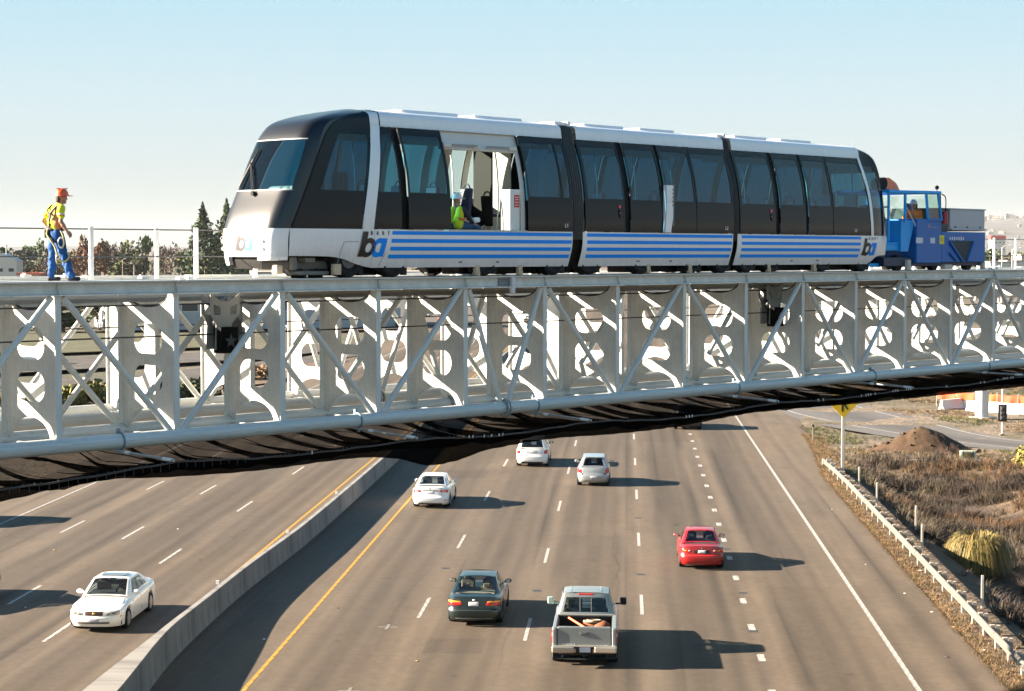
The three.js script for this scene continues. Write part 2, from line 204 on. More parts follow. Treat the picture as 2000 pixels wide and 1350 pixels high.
function truss(label, FL = .42) {
  const t = thing('guideway_truss', label, 'guideway'); onGuide(t);
  const S0 = SK(K0) - 1, S1 = SK(K1) + 1, SP = 13.42;
  const isec = [[.15, 0], [.15, -.035], [.02, -.05], [.02, -.262], [.13, -.275], [.13, -.30], [-.13, -.30], [-.13, -.275], [-.02, -.262], [-.02, -.05], [-FL, -.035], [-FL, 0]];
  const beam = (a, b, w, sg) => extr(shape(isec.map(([x, y]) => [-x * sg, y])), b - a).rotateY(Math.PI / 2).translate(a, 0, w);
  for (const [w, sg] of [[0, 1], [-2, -1]]) {
    for (const [a, b] of [[S0, SP - .01], [SP + .01, S1]]) mesh('top_beam', beam(a, b, w, sg), steel, t);
    mesh('splice_plate', [box(.5, .2, .02, SP, -.155, w + sg * .035), ...[-.2, -.12, -.04, .04, .12, .2].flatMap((x) => [-.21, -.15, -.1].map((y) => disc(.018, .03, SP + x, y, w + sg * .05)))], M(.2, .22, .24, .5), t);
    mesh('expansion_bracket', rbox(.12, .46, .1, .01, SP + .22, -.22, w + sg * .1), M(.6, .62, .63, .5), t);
    for (const [a, b] of [[S0, SP - .06], [SP + .06, S1]]) mesh('bottom_chord', tube([a, -3.42, w], [b, -3.42, w], .165, 24), steel, t);
    mesh('chord_flange', [-.045, .045].flatMap((x) => [disc(.25, .04, SP + x, -3.42, w, 'x', 24), ...[...Array(10)].map((_, i) => disc(.022, .2, SP, -3.42 + .21 * Math.sin(i * .628), w + .21 * Math.cos(i * .628), 'x', 6))]), zinc, t);
    for (let k = K0; k <= K1; k++) {
      const s = SK(k);
      mesh('post', rbox(.15, 3.0, .028, .006, s, -1.8, w + sg * .03, 0, 0, 0, 1), steel, t);
      for (const q of [-1, 1]) { const st = mesh('stiffener', extr(shape([[0, 0], [.03, 0], [.125, -.225], [.0, -.225]]), .016).rotateY(-Math.PI / 2).scale(1, 1, sg * q).translate(s, -.048, w + sg * q * .02), steel, t); }
      if (k < K1) {
        const bot = -3.3, top = -.33, ends = k === 4 ? [[s + .14, top, SP - .14, bot], [SP + .14, bot, SK(5) - .14, top]] : topNode(k) ? [[s + .14, top, SK(k + 1) - .14, bot]] : [[s + .14, bot, SK(k + 1) - .14, top]];
        for (const [a, b, c, d] of ends) mesh('diagonal', tube([a, b, w], [c, d, w], .072, 14), steel, t);
      }
      if (k % 3 === 1) mesh('rail_clip', [rbox(.22, .05, .16, .01, s + .4, .03, w - sg * .3), rbox(.07, .08, .07, .01, s + .46, .05, w - sg * .12)], M(.75, .74, .7, .6), t);
    }
  }
  // diaphragm plates: two round-cornered openings, an arch below, a shallow notch above
  const hole = (cx, cy, w, h, r) => { const p = new THREE.Path(); p.moveTo(cx - w / 2 + r, cy - h / 2); p.lineTo(cx + w / 2 - r, cy - h / 2); p.absarc(cx + w / 2 - r, cy - h / 2 + r, r, -Math.PI / 2, 0); p.lineTo(cx + w / 2, cy + h / 2 - r); p.absarc(cx + w / 2 - r, cy + h / 2 - r, r, 0, Math.PI / 2); p.lineTo(cx - w / 2 + r, cy + h / 2); p.absarc(cx - w / 2 + r, cy + h / 2 - r, r, Math.PI / 2, Math.PI); p.lineTo(cx - w / 2, cy - h / 2 + r); p.absarc(cx - w / 2 + r, cy - h / 2 + r, r, Math.PI, Math.PI * 1.5); return p; };
  const ps = new THREE.Shape(); ps.moveTo(-.96, -3.34); ps.lineTo(-.72, -3.34); for (let i = 0; i <= 16; i++) { const a = Math.PI - i * Math.PI / 16; ps.lineTo(.72 * Math.cos(a), -3.34 + .48 * Math.sin(a)); } ps.lineTo(.96, -3.34); ps.lineTo(.96, -.31); ps.lineTo(.76, -.31); for (let i = 0; i <= 14; i++) { const a = -i * Math.PI / 14; ps.lineTo(.74 * Math.cos(a), -.31 + .29 * Math.sin(a)); } ps.lineTo(-.96, -.31); ps.closePath();
  ps.holes.push(hole(0, -1.31, 1.06, .68, .31), hole(0, -2.22, 1.06, .64, .30));
  const pg = extr(ps, .022, 0, 10).rotateY(Math.PI / 2).translate(-.011, 0, -1); { const p = pg.attributes.position, uv = pg.attributes.uv; for (let i = 0; i < p.count; i++) uv.setXY(i, p.getZ(i) / 2, p.getY(i) / 2); }
  const lips = [-1.31, -2.22].map((y) => 0);
  const lip = new THREE.TubeGeometry(new THREE.CatmullRomCurve3([...Array(15)].map((_, i) => V(0, -.31 - .29 * Math.sin(i * Math.PI / 14), -1 + .74 * Math.cos(i * Math.PI / 14)))), 28, .022, 6);
  for (let k = K0; k <= K1; k++) { const s = SK(k); const m = mesh('diaphragm_plate', pg, steelFlat, t); m.position.x = s; const l = mesh('edge_seal', lip, cableMat, t); l.position.x = s;
    if (k < K1) { mesh('lateral_brace', tube([s + .1, -3.5, k % 2 ? -.1 : -1.9], [SK(k + 1) - .1, -3.5, k % 2 ? -1.9 : -.1], .05, 10), steel, t); }
    mesh('cross_strut', [tube([s, -3.45, -.1], [s, -3.45, -1.9], .045, 10)], steel, t); }
  for (const v of [-.57, -1.27]) mesh('haul_rope', tube([S0, v, -1], [S1, v, -1], .017, 8), cableMat, t);
  mesh('rope_tray', [box(S1 - S0, .1, .3, (S0 + S1) / 2, -.46, -1.55), box(S1 - S0, .16, .02, (S0 + S1) / 2, -.43, -1.41)], M(.36, .36, .33, .7), t);
  return t;
}
const truss1 = truss('pale grey steel truss guideway that carries the train across the freeway');
const truss2 = truss('second grey steel truss guideway behind the walkway, seen through the nearer truss', .15); onGuide(truss2, 0, 0, -4.8);
{ // pipe clamps that hold the net's outriggers
  for (const s of [-1.6, 1.5, 8.3, 14.6, 23.5, 31, 38.5]) mesh('pipe_clamp', [new THREE.TorusGeometry(.178, .022, 6, 20).rotateY(Math.PI / 2).translate(s, -3.42, 0), rbox(.07, .1, .08, .01, s, -3.2, -.06), rbox(.06, .12, .06, .01, s, -3.64, .05)], M(.16, .24, .30, .45, .3), truss1);
}
{ // walkway between the two guideways
  const t = thing('walkway', 'emergency walkway with wire-rope railings between the two guideways', 'walkway'); onGuide(t);
  const a = -7, b = 53, L = b - a, c = (a + b) / 2;
  mesh('deck', [box(L, .05, 1.5, c, -.42, -3.0)], M(.42, .43, .40, .6), t);
  mesh('edge_channel', [box(L, .13, .03, c, -.43, -2.24)], M(.30, .31, .29, .6), t); mesh('cable_trough', [box(L, .13, .04, c, -.40, -4.52), box(L, .22, .03, c, -.56, -4.56), box(L, .04, .2, c, -.68, -4.66)], M(.30, .31, .28, .6), t); mesh('edge_channel', [box(L, .1, .03, c, -.46, -3.74)], M(.25, .25, .24, .6), t);
  for (let s = a; s < b; s += 3) mesh('bracket', box(.06, .07, 1.3, s + .6, -.48, -2.95), castGrey, t);
  const post = (s, w) => mesh('railing_post', [rbox(.1, 1.62, .07, .01, s, .37, w)], M(.70, .71, .70, .5), t);
  for (let k = -1; k < 16; k++) { post(2.59 + 2.94 * k, -2.6); if (k >= 0) post(4.99 + 3 * k, -3.42); }
  for (const [w, vs] of [[-2.6, [1.13, .5]], [-3.42, [1.13, .5]]]) for (const v of vs) mesh('wire_rope', tube([a, v, w], [b, v, w], v > 1 ? .011 : .016, 6), M(.12, .12, .12, .5, .6), t);
  // pale equipment covers along the far beam
  for (let s = -5; s < 50; s += 3) mesh('cover_plate', [rbox(1.25, .05, .3, .015, s, .02, -4.05)], M(.62, .62, .58, .6), t);
}
for (const [s, lab] of [[4.95, 'grey rope sheave carrier with a black housing inside the truss near the train nose'], [26.6, 'grey rope sheave carrier with a black housing inside the truss under the last car']]) {
  const t = thing('sheave_carrier', lab, 'cable machinery', 'rope sheave carriers in the truss'); onGuide(t, s, 0, -.95);
  mesh('side_plate', [-1, 1].map((q) => extr(shape([[-.42, -.35], [-.1, -.52], [.1, -.52], [.42, -.35], [.42, -.8], [.18, -1.05], [.3, -1.5], [.2, -1.62], [-.3, -1.62], [-.26, -1.05], [-.42, -.8]], [(() => { const p = new THREE.Path(); p.moveTo(-.34, -.58); p.lineTo(-.14, -.66); p.lineTo(-.14, -.82); p.lineTo(-.32, -.82); return p; })(), (() => { const p = new THREE.Path(); p.moveTo(.34, -.58); p.lineTo(.14, -.66); p.lineTo(.14, -.82); p.lineTo(.32, -.82); return p; })()]), .02).translate(0, 0, q * .16)), castGrey, t);
  mesh('housing', [rbox(.5, .6, .3, .02, .0, -1.4, .2)], blackBox, t);
  mesh('sheave', [disc(.2, .08, -.02, -1.0, 0), disc(.3, .1, .42, -1.15, -.15), disc(.06, .2, -.02, -1.0, 0)], M(.07, .07, .07, .4, .5), t);
  const star = []; for (let i = 0; i < 10; i++) { const a = i * Math.PI / 5 + .3, r = i % 2 ? .07 : .17; star.push([r * Math.cos(a), r * Math.sin(a) - 1.42]); }
  mesh('hub_casting', extr(shape(star), .03).translate(0, 0, .36), M(.04, .045, .045, .6), t);
  mesh('motor_cover', [rbox(.55, .5, .5, .04, .55, -1.38, -.35), rbox(.5, .6, .4, .04, .5, -.72, -.3)], M(.16, .18, .18, .5), t);
}
// ---------------------------------------------------------------- debris net
{
  const t = thing('debris_net', 'black debris netting slung under the truss on outrigger poles', 'netting'); onGuide(t);
  const rope = table([[-8, -4.02], [-2.6, -3.91], [-.5, -3.83], [1.5, -3.72], [3.8, -3.81], [6, -3.81], [8.6, -3.76], [10.6, -3.84], [12, -3.84], [14.7, -3.75], [17.5, -3.87], [20, -3.85], [22.7, -3.74], [26, -3.8], [30, -3.73], [33.5, -3.77], [37.5, -3.67], [42, -3.76], [50, -3.7]]);
  const skirt = table([[-8, -4.35], [-2.6, -4.13], [-.6, -3.92], [1.3, -4.01], [3.6, -4.07], [6.5, -4.03], [7.8, -4.16], [8.7, -4.38], [9.8, -4.33], [10.5, -4.19], [13, -4.07], [15.5, -4.12], [17.9, -4.11], [22.4, -3.92], [26, -3.99], [29.5, -4.01], [37.5, -4.02], [50, -4.0]]);
  const S0 = -8, S1 = 50, WN = 2.0, WF = -4.2, ns = 1300, nw = 14;
  const fold = (s, q) => { const n = vn(s * .9 + 50, q * 2.2 + 3, 997, 97, 5); return .045 * Math.sin(s * 16 + 8 * n + q * 2) + .085 * Math.sin(s * 5.3 + 9 * n - q * 3) + .08 * (vn(s * 3.1 + 80, q * 2, 997, 97, 8) - .5); };
  const netM = M(.0012, .0012, .0012, 1, 0, { specularIntensity: 0, transparent: true, opacity: .80 }), netD = M(.0012, .0012, .0012, .9, 0, { transparent: true, opacity: .985, specularIntensity: 0 });
  mesh('net_sheet', patch((u, q) => { const s = lerp(S0, S1, u), w = lerp(WN, WF, q), sag = Math.sin(Math.PI * Math.min(1, q * 1.05)); return [s, lerp(rope(s), -3.75, q) - .42 * sag * (1 - .5 * q) - .02 + fold(s, q) * sstep(0, .12, q) * (1 - sstep(.93, 1, q)), w + (q === 0 ? -.01 : 0)]; }, ns, nw), netM, t);
  mesh('net_skirt', patch((u, q) => { const s = lerp(S0, S1, u); return [s, lerp(rope(s) - .01, Math.min(skirt(s), rope(s) - .12), q), WN + .03 * Math.sin(s * 9 + 4 * vn(s, 3, 997, 97, 2)) * q]; }, 800, 4), netD, t);
  const pr = []; for (let s = S0; s <= S1; s += .5) pr.push([s, rope(s) + .01 * Math.sin(s * 5), WN]);
  mesh('edge_rope', path(pr, .022, 600, 6), M(.03, .03, .03, .6), t);
  const ringG = new THREE.TorusGeometry(.03, .011, 6, 12), ringM = M(.75, .74, .70, .35, .5), darkRing = M(.012, .012, .014, .5);
  for (let s = -5; s < 46; s += .13) { const bright = s > 1.2 && vn(s * .8 + 20, 2, 997, 97, 12) > .6 && rnd() < .34; if (!bright && rnd() < .45) continue; const r = mesh('ring', ringG, bright ? ringM : darkRing, t); r.position.set(s, rope(s) + .015, WN + .01); r.rotation.set(rr(-.4, .4), rr(.3, 1.2), rr(-.5, .5)); if (!bright) r.scale.setScalar(.8); }
  const tieM = M(.03, .04, .05, .6); for (let s = -4; s < 3.4; s += .22) mesh('net_tie', tube([s, rope(s) + .02, WN + .02], [s + .01, rope(s) - rr(.08, .16), WN + .025], .005, 4), tieM, t);
  const poleM = M(.38, .41, .43, .4, .6), capM = M(.8, .8, .78, .4);
  for (const s of [-6.2, 1.25, 8.2, 14.4, 22.7, 30.1, 37.4, 45]) { const ds = .15, a = [s, -3.58, -.4], b = [s + ds, rope(s) + .05, WN + .02], at = (q) => a.map((x, i) => lerp(x, b[i], q));
    mesh('outrigger_pole', tube(a, b, .03, 10), poleM, t); for (const q of [.36, .86]) mesh('pole_sleeve', tube(at(q), at(q + (q < .5 ? .06 : .11)), .038, 10), capM, t); }
}
// ---------------------------------------------------------------- the train
const carWhite = M(.86, .87, .88, .28, 0, { map: tex(256, 256, (u, v) => { const n = fbm(u, v, 6, 4, 91), st = fbm(u, v, 70, 2, 92, 2); return 1 - .05 * (1 - n) - .06 * (1 - sstep(0, .35, v)) * (.4 + st) - .03 * st; }, null), clearcoat: .6, clearcoatRoughness: .12 }), gloss = M(.006, .007, .010, .10, 0, { specularIntensity: .45 }), noseGrey = M(.013, .014, .016, .30, .15, { clearcoat: .2, clearcoatRoughness: .25 });
const screenGlass = M(.34, .48, .52, .04, 0, { transmission: 1, thickness: 0 }), clearPane = M(.62, .74, .70, .04, 0, { transmission: 1, thickness: 0 }), trainGlass = M(.035, .155, .235, .04, 0, { transmission: 1, thickness: 0, ior: 1.5 }), sealBlack = M(.0015, .0015, .0018, .6, 0, { specularIntensity: .4 }), blueStripe = M(.0, .27, .92, .45, 0, { specularIntensity: .4 }), innerWhite = M(.62, .61, .57, .6), seatNavy = M(.014, .018, .07, .55), floorGrey = M(.12, .12, .12, .7), rubber = M(.004, .004, .004, .85), logoBrown = M(.022, .016, .013, .5), letterM = M(.03, .03, .035, .5), letterW = M(.7, .7, .7, .5);
const tanBlock = M(.55, .43, .30, .7), frameGrey = M(.10, .10, .095, .6), roofWhite = M(.82, .83, .85, .4);
const train = thing('people_mover_train', 'three-car white and black automated train with blue stripes on the guideway', 'train'); onGuide(train);
{
  const WC = -1.0, half = table([[.2, 1.06], [.4, 1.13], [.75, 1.23], [1.14, 1.25], [1.7, 1.245], [2.4, 1.185], [3.0, 1.055], [3.65, .84], [3.9, .795], [3.99, .74], [4.04, .6], [4.08, .3], [4.085, 0]]);
  const hN = table([[.2, .92], [.5, 1.02], [1.14, 1.07], [2.3, 1.09], [3.07, 1.05], [3.63, .93], [3.85, .81], [3.98, .63], [4.05, .42], [4.08, .15]]), sC = table([[.2, 6.19], [.5, 6.16], [1.14, 6.17], [2.05, 6.58], [3.0, 7.03], [3.45, 7.27], [3.7, 7.56], [3.87, 8.1], [4.0, 8.75], [4.08, 9.24]]), sE = table([[1.14, 6.19], [2.29, 6.74], [3.07, 7.14], [3.63, 7.62], [3.88, 8.3], [4.0, 8.85], [4.08, 9.245]]);
  const same = (s) => s, tailMap = (s) => 31.77 - (s - 6.0) * .47;
  const hw = (s, v) => { const h = half(v), c = sC(v), t = clamp((9.25 - s) / (9.25 - c)); return s >= 9.25 ? h : h - (h - hN(v)) * t * t; };
  // a strip of the side between two edges (each a number or a function of height)
  const F = (x) => typeof x === 'number' ? () => x : x;
  const side = (sg, map, L, R, v0, v1, off = 0, nu = 6, nv = 12) => patch((u, t) => { const v = lerp(v0, v1, t), s = lerp(F(L)(v), F(R)(v), u); return [map(s), v, WC + sg * ((map === mid ? half(v) : hw(s, v)) + off)]; }, nu, nv);
  function mid(s) { return s; }
  const ends = (sg, map, s, v0, v1, d = .05) => patch((u, t) => { const v = lerp(v0, v1, t); return [map(s), v, WC + sg * ((map === mid ? half(v) : hw(s, v)) - d * u)]; }, 1, 12);
  const cars = [0, 1, 2].map(() => part('car', train));
  // one panel or door: gloss below and around, a pane above
  function panel(car, sg, map, L, R, kind, off = 0, wl = .07, wr = .07, v0 = 1.17, v1 = 3.64, pane = trainGlass) {
    const a = F(L), b = F(R), vb = 2.06, vt = 3.47;
    mesh(kind, [side(sg, map, a, b, v0, vb, off), side(sg, map, a, b, vt, v1, off, 6, 3), side(sg, map, a, (v) => a(v) + wl, vb, vt, off, 1), side(sg, map, (v) => b(v) - wr, b, vb, vt, off, 1), ends(sg, map, a(2), v0, v1), ends(sg, map, b(2), v0, v1)], gloss, car);
    mesh('window', side(sg, map, (v) => a(v) + wl, (v) => b(v) - wr, vb, vt, off - .012), pane, car);
  }
  const seam = (car, sg, map, a, b, off = -.02) => mesh('door_seal', side(sg, map, a, b, 1.16, 3.66, off, 2), sealBlack, car);
  const vBot = table([[5, .52], [7.2, .51], [7.7, .46], [8.3, .30], [8.8, .235], [40, .235]]);
  const skirt = (car, sg, map, L, R, curved) => mesh('skirt_panel', patch((u, t) => { const s = lerp(L, R, u), v = lerp(curved ? vBot(s) : .235, 1.155, t); return [map(s), v, WC + sg * (map === mid ? half(v) : hw(s, v))]; }, curved ? 30 : 4, 10), carWhite, car);
  const stripes = (car, sg, L, R, slant = 0) => { for (const [a, b] of [[1.03, 1.12], [.835, .93], [.645, .74], [.455, .55]]) mesh('blue_stripe', side(sg, mid, (v) => L + (v - 1.12) * slant, (v) => R + (v - 1.12) * .06, a, b, .004, 2, 2), blueStripe, car); };
  const fascia = (car, map, L, R) => { for (const sg of [1, -1]) mesh('roof_cove', side(sg, map, L, R, 3.65, 3.99, .012, 8, 6), carWhite, car);
    mesh('roof_panel', patch((u, t) => { const s = lerp(F(L)(4.1), F(R)(4.1), u), a = lerp(-1, 1, t), h = .745; return [map(s), 3.985 + .10 * Math.sqrt(Math.max(0, 1 - a * a)), WC + a * h]; }, 10, 16), roofWhite, car); };
  const vents = (car, spans) => { for (const [a, b] of spans) mesh('roof_cover', rbox(b - a, .1, .9, .03, (a + b) / 2, 4.09, WC), roofWhite, car); };
  // front end, used again squeezed at the tail
  function nose(car, map, pil, isTail) {
    const edge = (v) => Math.max(sC(v), sE(v)), sN = (v) => sC(v) - .45, front = (a, v, off = 0) => { const x = a, s = sN(v) + .06 * x * x + .39 * Math.pow(Math.abs(x), 11) - off; return [map(s), v, WC + a * (hN(v) + off * .3)]; };
    const fpatch = (a0, a1, v0, v1, off = 0, nu = 24, nv = 12, al = null) => patch((u, t) => { const v = lerp(v0, v1, t); return front(lerp(al ? al(v)[0] : a0, al ? al(v)[1] : a1, u), v, off); }, nu, nv);
    const inset = (v) => [-.90 + .02 * (v - 2), .90 - .02 * (v - 2)];
    mesh('nose_bumper', fpatch(-1, 1, .5, 1.155, .012, 40, 8), carWhite, car);
    mesh('bumper_lip', [fpatch(-1, -.62, .3, .5, .012, 10, 3), fpatch(.45, 1, .42, .5, .012, 12, 3), fpatch(-.64, .47, .2, .5, -.12, 16, 3)].slice(0, 2), carWhite, car);
    mesh('coupler_recess', [fpatch(-.64, .47, .22, .52, -.10, 16, 3)], sealBlack, car);
    mesh('front_panel', [fpatch(-1, 1, 1.155, 2.06), fpatch(-1, 1, 3.24, 4.08, 0, 24, 24), fpatch(0, 0, 2.06, 3.24, 0, 4, 12, (v) => [-1, inset(v)[0]]), fpatch(0, 0, 2.06, 3.24, 0, 4, 12, (v) => [inset(v)[1], 1])], noseGrey, car);
    mesh('windscreen', fpatch(0, 0, 2.06, 3.24, -.015, 20, 12, inset), screenGlass, car);
    mesh('windscreen_seal', [fpatch(-.92, .92, 2.035, 2.065, .006, 20, 1), fpatch(-.9, .9, 3.235, 3.262, .006, 20, 1)], M(.3, .31, .32, .4), car);
    for (const sg of [1, -1]) { mesh('corner_wrap', side(sg, map, sC, (v) => edge(v) + .01, 1.155, 4.08, -.002, 4, 30), noseGrey, car); mesh('corner_trim', side(sg, map, (v) => edge(v) - .015, (v) => edge(v) + .025, 1.16, 4.05, .006, 1, 30), sealBlack, car); }
    const pl_ = 0, pl = (v) => pil + .0 + .62 * Math.pow(clamp((v - 1.14) / 2.5), 1.25), pr = (v) => pl(v) + .36 - .06 * clamp((v - 1.14) / 2.5), edge_ = 0;
    for (const sg of [1, -1]) {
      skirt(car, sg, map, 6.17, pil + .4, true);
      const wl = (v) => edge(v) + .42, wr = (v) => pl(v) - .10;
      mesh('side_panel', [side(sg, map, edge, pl, 1.155, 2.06, 0, 10), side(sg, map, edge, pl, 3.42, 4.08, 0, 10, 10), side(sg, map, edge, wl, 2.06, 3.42, 0, 3), side(sg, map, wr, pl, 2.06, 3.42, 0, 1), side(sg, map, pr, 9.26, 3.99, 4.08, 0, 4, 4)], gloss, car);
      mesh('side_window', side(sg, map, wl, wr, 2.06, 3.42, -.012, 6), trainGlass, car);
      mesh('white_pillar', [side(sg, map, pl, pr, 1.155, 3.66, .02, 3, 16), side(sg, map, pl, pr, 3.66, 3.99, .014, 3, 6)], carWhite, car);
      mesh('roof_cap', side(sg, map, pl, (v) => 9.26, 3.66, 4.08, -.004, 6, 10), gloss, car);
      if (!isTail) mesh('marker_lamp', [0, 1].map((i) => { const p = front(sg * (sg > 0 ? .62 : .8), .86 - i * .17, .02); return disc(.045, .04, p[0], p[1], p[2], 'x'); }), M(.5, .46, .46, .3), car);
    }
    if (!isTail) { // wiper
      const p = (a, v, o) => front(a, v, o); mesh('wiper', [tube(p(-.1, 1.98, .07), p(-.58, 2.72, .05), .014, 6), tube(p(-.05, 1.98, .07), p(-.5, 2.66, .06), .01, 6), tube(p(-.66, 2.12, .04), p(-.5, 3.05, .03), .02, 6), disc(.05, .08, ...p(-.08, 1.97, .05), 'x')], rubber, car);
      mesh('wiper_edge', tube(p(-.72, 2.12, .05), p(-.56, 2.8, .04), .007, 5), M(.5, .4, .4, .4), car); }
    // pole and console behind the glass
    mesh('cab_interior', [rbox(.5, .55, 1.3, .1, map(7.1), 1.9, WC), tube([map(7.7), 2.1, WC + .2], [map(7.6), 3.5, WC + .15], .025)], innerWhite, car);
    mesh('cab_seat', [rbox(.14, .75, .5, .06, map(8.35), 2.15, WC + .35), rbox(.14, .75, .5, .06, map(8.35), 2.15, WC - .5)], seatNavy, car);
    return { front, pr };
  }
  const logo = (place, car, k = 1, pale = false) => { // lower-case letters b and a, drawn as touching rounded forms
    const ring = (cx, r, ri, sx) => { const s = new THREE.Shape(); s.absellipse(cx, .235, r * sx, r, 0, Math.PI * 2); const h = new THREE.Path(); h.absellipse(cx, .235, ri * sx, ri * 1.02, 0, Math.PI * 2, true); s.holes.push(h); return s; };
    const stem = (x0, x1, y0, y1) => quad([x0, y0, .005], [x1, y0, .005], [x1, y1, .005], [x0, y1, .005], 14); const b = [stem(0, .17, .02, .62), extr(ring(.27, .235, .115, .92), .0034)], a = [extr(ring(.60, .235, .115, .92), .0026), stem(.66, .82, .02, .46)];
    const lay = (g) => { const gg = merged(g), p = gg.attributes.position; for (let i = 0; i < p.count; i++) { const q = place((p.getX(i) + p.getY(i) * .2) * k, p.getY(i) * k, p.getZ(i)); p.setXYZ(i, ...q); } gg.computeVertexNormals(); return gg; };
    mesh('logo_letter', lay(b), pale ? M(.025, .025, .03, .6) : logoBrown, car); mesh('logo_letter', lay(a), pale ? M(.02, .20, .42, .6) : blueStripe, car); };  // nose letters carry separate tones, adjusted for the sun glare on the nose
  const onSide = (sg, s0, v0, o = .007) => (x, y, z) => [sg > 0 ? s0 + x : s0 - x, v0 + y, WC + sg * (half(v0 + y) + o + z)];
  const write = (car, str, size, s0, v0, gap, m) => { const g = letters(str, size, .003, gap), p = g.attributes.position; for (let i = 0; i < p.count; i++) { const q = onSide(1, s0, v0, .008)(p.getX(i), p.getY(i), p.getZ(i)); p.setXYZ(i, ...q); } mesh('lettering', g, m, car); };

  // car 1
  const c1 = cars[0], N = nose(c1, same, 8.26, false), e1 = 15.83;
  for (const sg of [1, -1]) {
    skirt(c1, sg, mid, 8.66, e1); stripes(c1, sg, 9.24, e1 - .02, .12);
    const pr = N.pr;
    if (sg > 0) {
      panel(c1, sg, same, (v) => pr(v), (v) => Math.max(9.55, pr(v) + .12), 'side_panel', 0, .06, .05); seam(c1, sg, mid, 9.52, 9.75, -.03);
      panel(c1, sg, mid, 9.74, 11.18, 'door', .05); mesh('door_edge', side(sg, mid, 11.16, 11.22, 1.17, 3.62, .02, 1), sealBlack, c1);
      panel(c1, sg, mid, 14.02, 15.42, 'door', .05); panel(c1, sg, mid, 15.42, e1, 'side_panel', 0, .05, .06);
      mesh('door_header', [side(sg, mid, 11.2, 14.05, 3.22, 3.65, -.07, 8, 4), rbox(2.8, .08, .12, .02, 12.62, 3.22, WC + .86), ...[11.4, 12.45, 13.8].map((s) => rbox(.28, .12, .1, .02, s, 3.29, WC + .93))], innerWhite, c1);
      mesh('door_track', [rbox(.9, .05, .04, .01, 12.0, 3.30, WC + .99), rbox(.8, .05, .04, .01, 13.2, 3.30, WC + .99)], M(.3, .29, .27, .5), c1);
      mesh('door_sill', box(2.85, .05, .2, 12.6, 1.15, WC + 1.16), zinc, c1);
      mesh('door_pillar', [side(sg, mid, 13.86, 14.02, 1.17, 3.3, -.06, 1), side(sg, mid, 11.19, 11.3, 1.17, 3.3, -.06, 1)], innerWhite, c1);
      mesh('door_cabinet', rbox(.52, 1.06, .34, .03, 13.76, 1.7, WC + .98), M(.74, .73, .70, .5), c1); mesh('red_notice', [box(.19, .32, .006, 13.74, 1.93, WC + 1.154)], M(.6, .03, .03, .5), c1); mesh('notice_line', [-.1, -.03, .04, .1].map((y) => box(.13, .022, .003, 13.74, 1.93 + y, WC + 1.159)), letterW, c1);
      mesh('cabinet_handle', [rbox(.05, .34, .03, .01, 13.94, 1.5, WC + 1.16), disc(.05, .02, 13.95, 1.86, WC + 1.155)], castGrey, c1);
    } else { panel(c1, sg, same, (v) => pr(v), (v) => Math.max(9.55, pr(v) + .12), 'side_panel', 0, .06, .05); for (const [a, b, g] of [[9.6, 11.1], [11.16, 12.6, clearPane], [12.66, 14.1, clearPane], [14.16, e1, clearPane]]) panel(c1, sg, mid, a, b, 'side_panel', 0, .07, .07, 1.17, 3.64, g); mesh('inner_pillar', [[11.05, 11.22], [12.5, 12.76], [14.02, 14.22]].map(([a, b]) => side(sg, mid, a, b, 1.2, 3.6, -.05, 1)), innerWhite, c1); }
  }
  fascia(c1, mid, 9.22, e1); vents(c1, [[10.3, 12.3], [12.9, 14.7]]);
  logo(onSide(1, 8.16, .48), c1, 1.0); write(c1, 'BART', .09, 8.52, 1.02, .185, letterM); write(c1, 'L1', .10, 15.5, 1.27, 0, letterW);
  mesh('panel_joint', [tube([7.55, .35, WC + 1.155], [7.72, .85, WC + 1.205], .006, 5), tube([7.72, .85, WC + 1.205], [8.15, .86, WC + 1.23], .006, 5), tube([8.9, .25, WC + 1.085], [9.05, .6, WC + 1.205], .005, 5)], M(.25, .26, .28, .6), c1);
  logo((x, y, z) => { const a = -.3 + x * .95, v = .62 + y; return N.front(a, v, .016 + z); }, c1, .72, true);
  // car 2
  const c2 = cars[1], a2 = 16.36, b2 = 23.05;
  for (const sg of [1, -1]) {
    skirt(c2, sg, mid, a2 - .12, b2 - .05); stripes(c2, sg, a2 + .05, b2 - .08, -.06);
    panel(c2, sg, mid, a2, 18.02, 'side_panel', 0, .12, .05); seam(c2, sg, mid, 18.0, 18.24); panel(c2, sg, mid, 18.24, 19.66, 'door', .03); seam(c2, sg, mid, 19.66, 19.82); panel(c2, sg, mid, 19.82, 21.2, 'door', .03); seam(c2, sg, mid, 21.2, 21.27, -.01); panel(c2, sg, mid, 21.27, b2, 'side_panel', 0, .05, .09);
  }
  mesh('open_door_fin', [extr(shape([[19.66, 1.17], [19.92, 1.17], [20.04, 1.7], [20.06, 2.5], [19.72, 2.5], [19.72, 1.8]]), .12).translate(0, 0, WC + 1.235)], carWhite, c2);
  mesh('fin_edge', box(.02, 1.2, .02, 20.03, 1.95, WC + 1.36), castGrey, c2);
  mesh('fin_marks', [...Array(5)].map((_, i) => box(.03, .05, .004, 19.99, 2.38 - i * .11, WC + 1.357)), letterM, c2);
  for (const [c, s] of [[c2, 17.78], [cars[2], 24.92]]) { mesh('door_button', [disc(.05, .02, s, 1.86, WC + 1.25)], M(.75, .05, .12, .3), c); mesh('key_switch', [rbox(.08, .2, .02, .01, s, 1.66, WC + 1.255)], sealBlack, c); mesh('key_lamp', [disc(.022, .02, s, 1.69, WC + 1.262)], M(.4, .1, .1, .3), c); }
  fascia(c2, mid, 16.42, b2 - .02); vents(c2, [[17.2, 18.9], [19.6, 21.2]]); write(c2, 'L2', .10, 22.6, 1.27, 0, letterW);
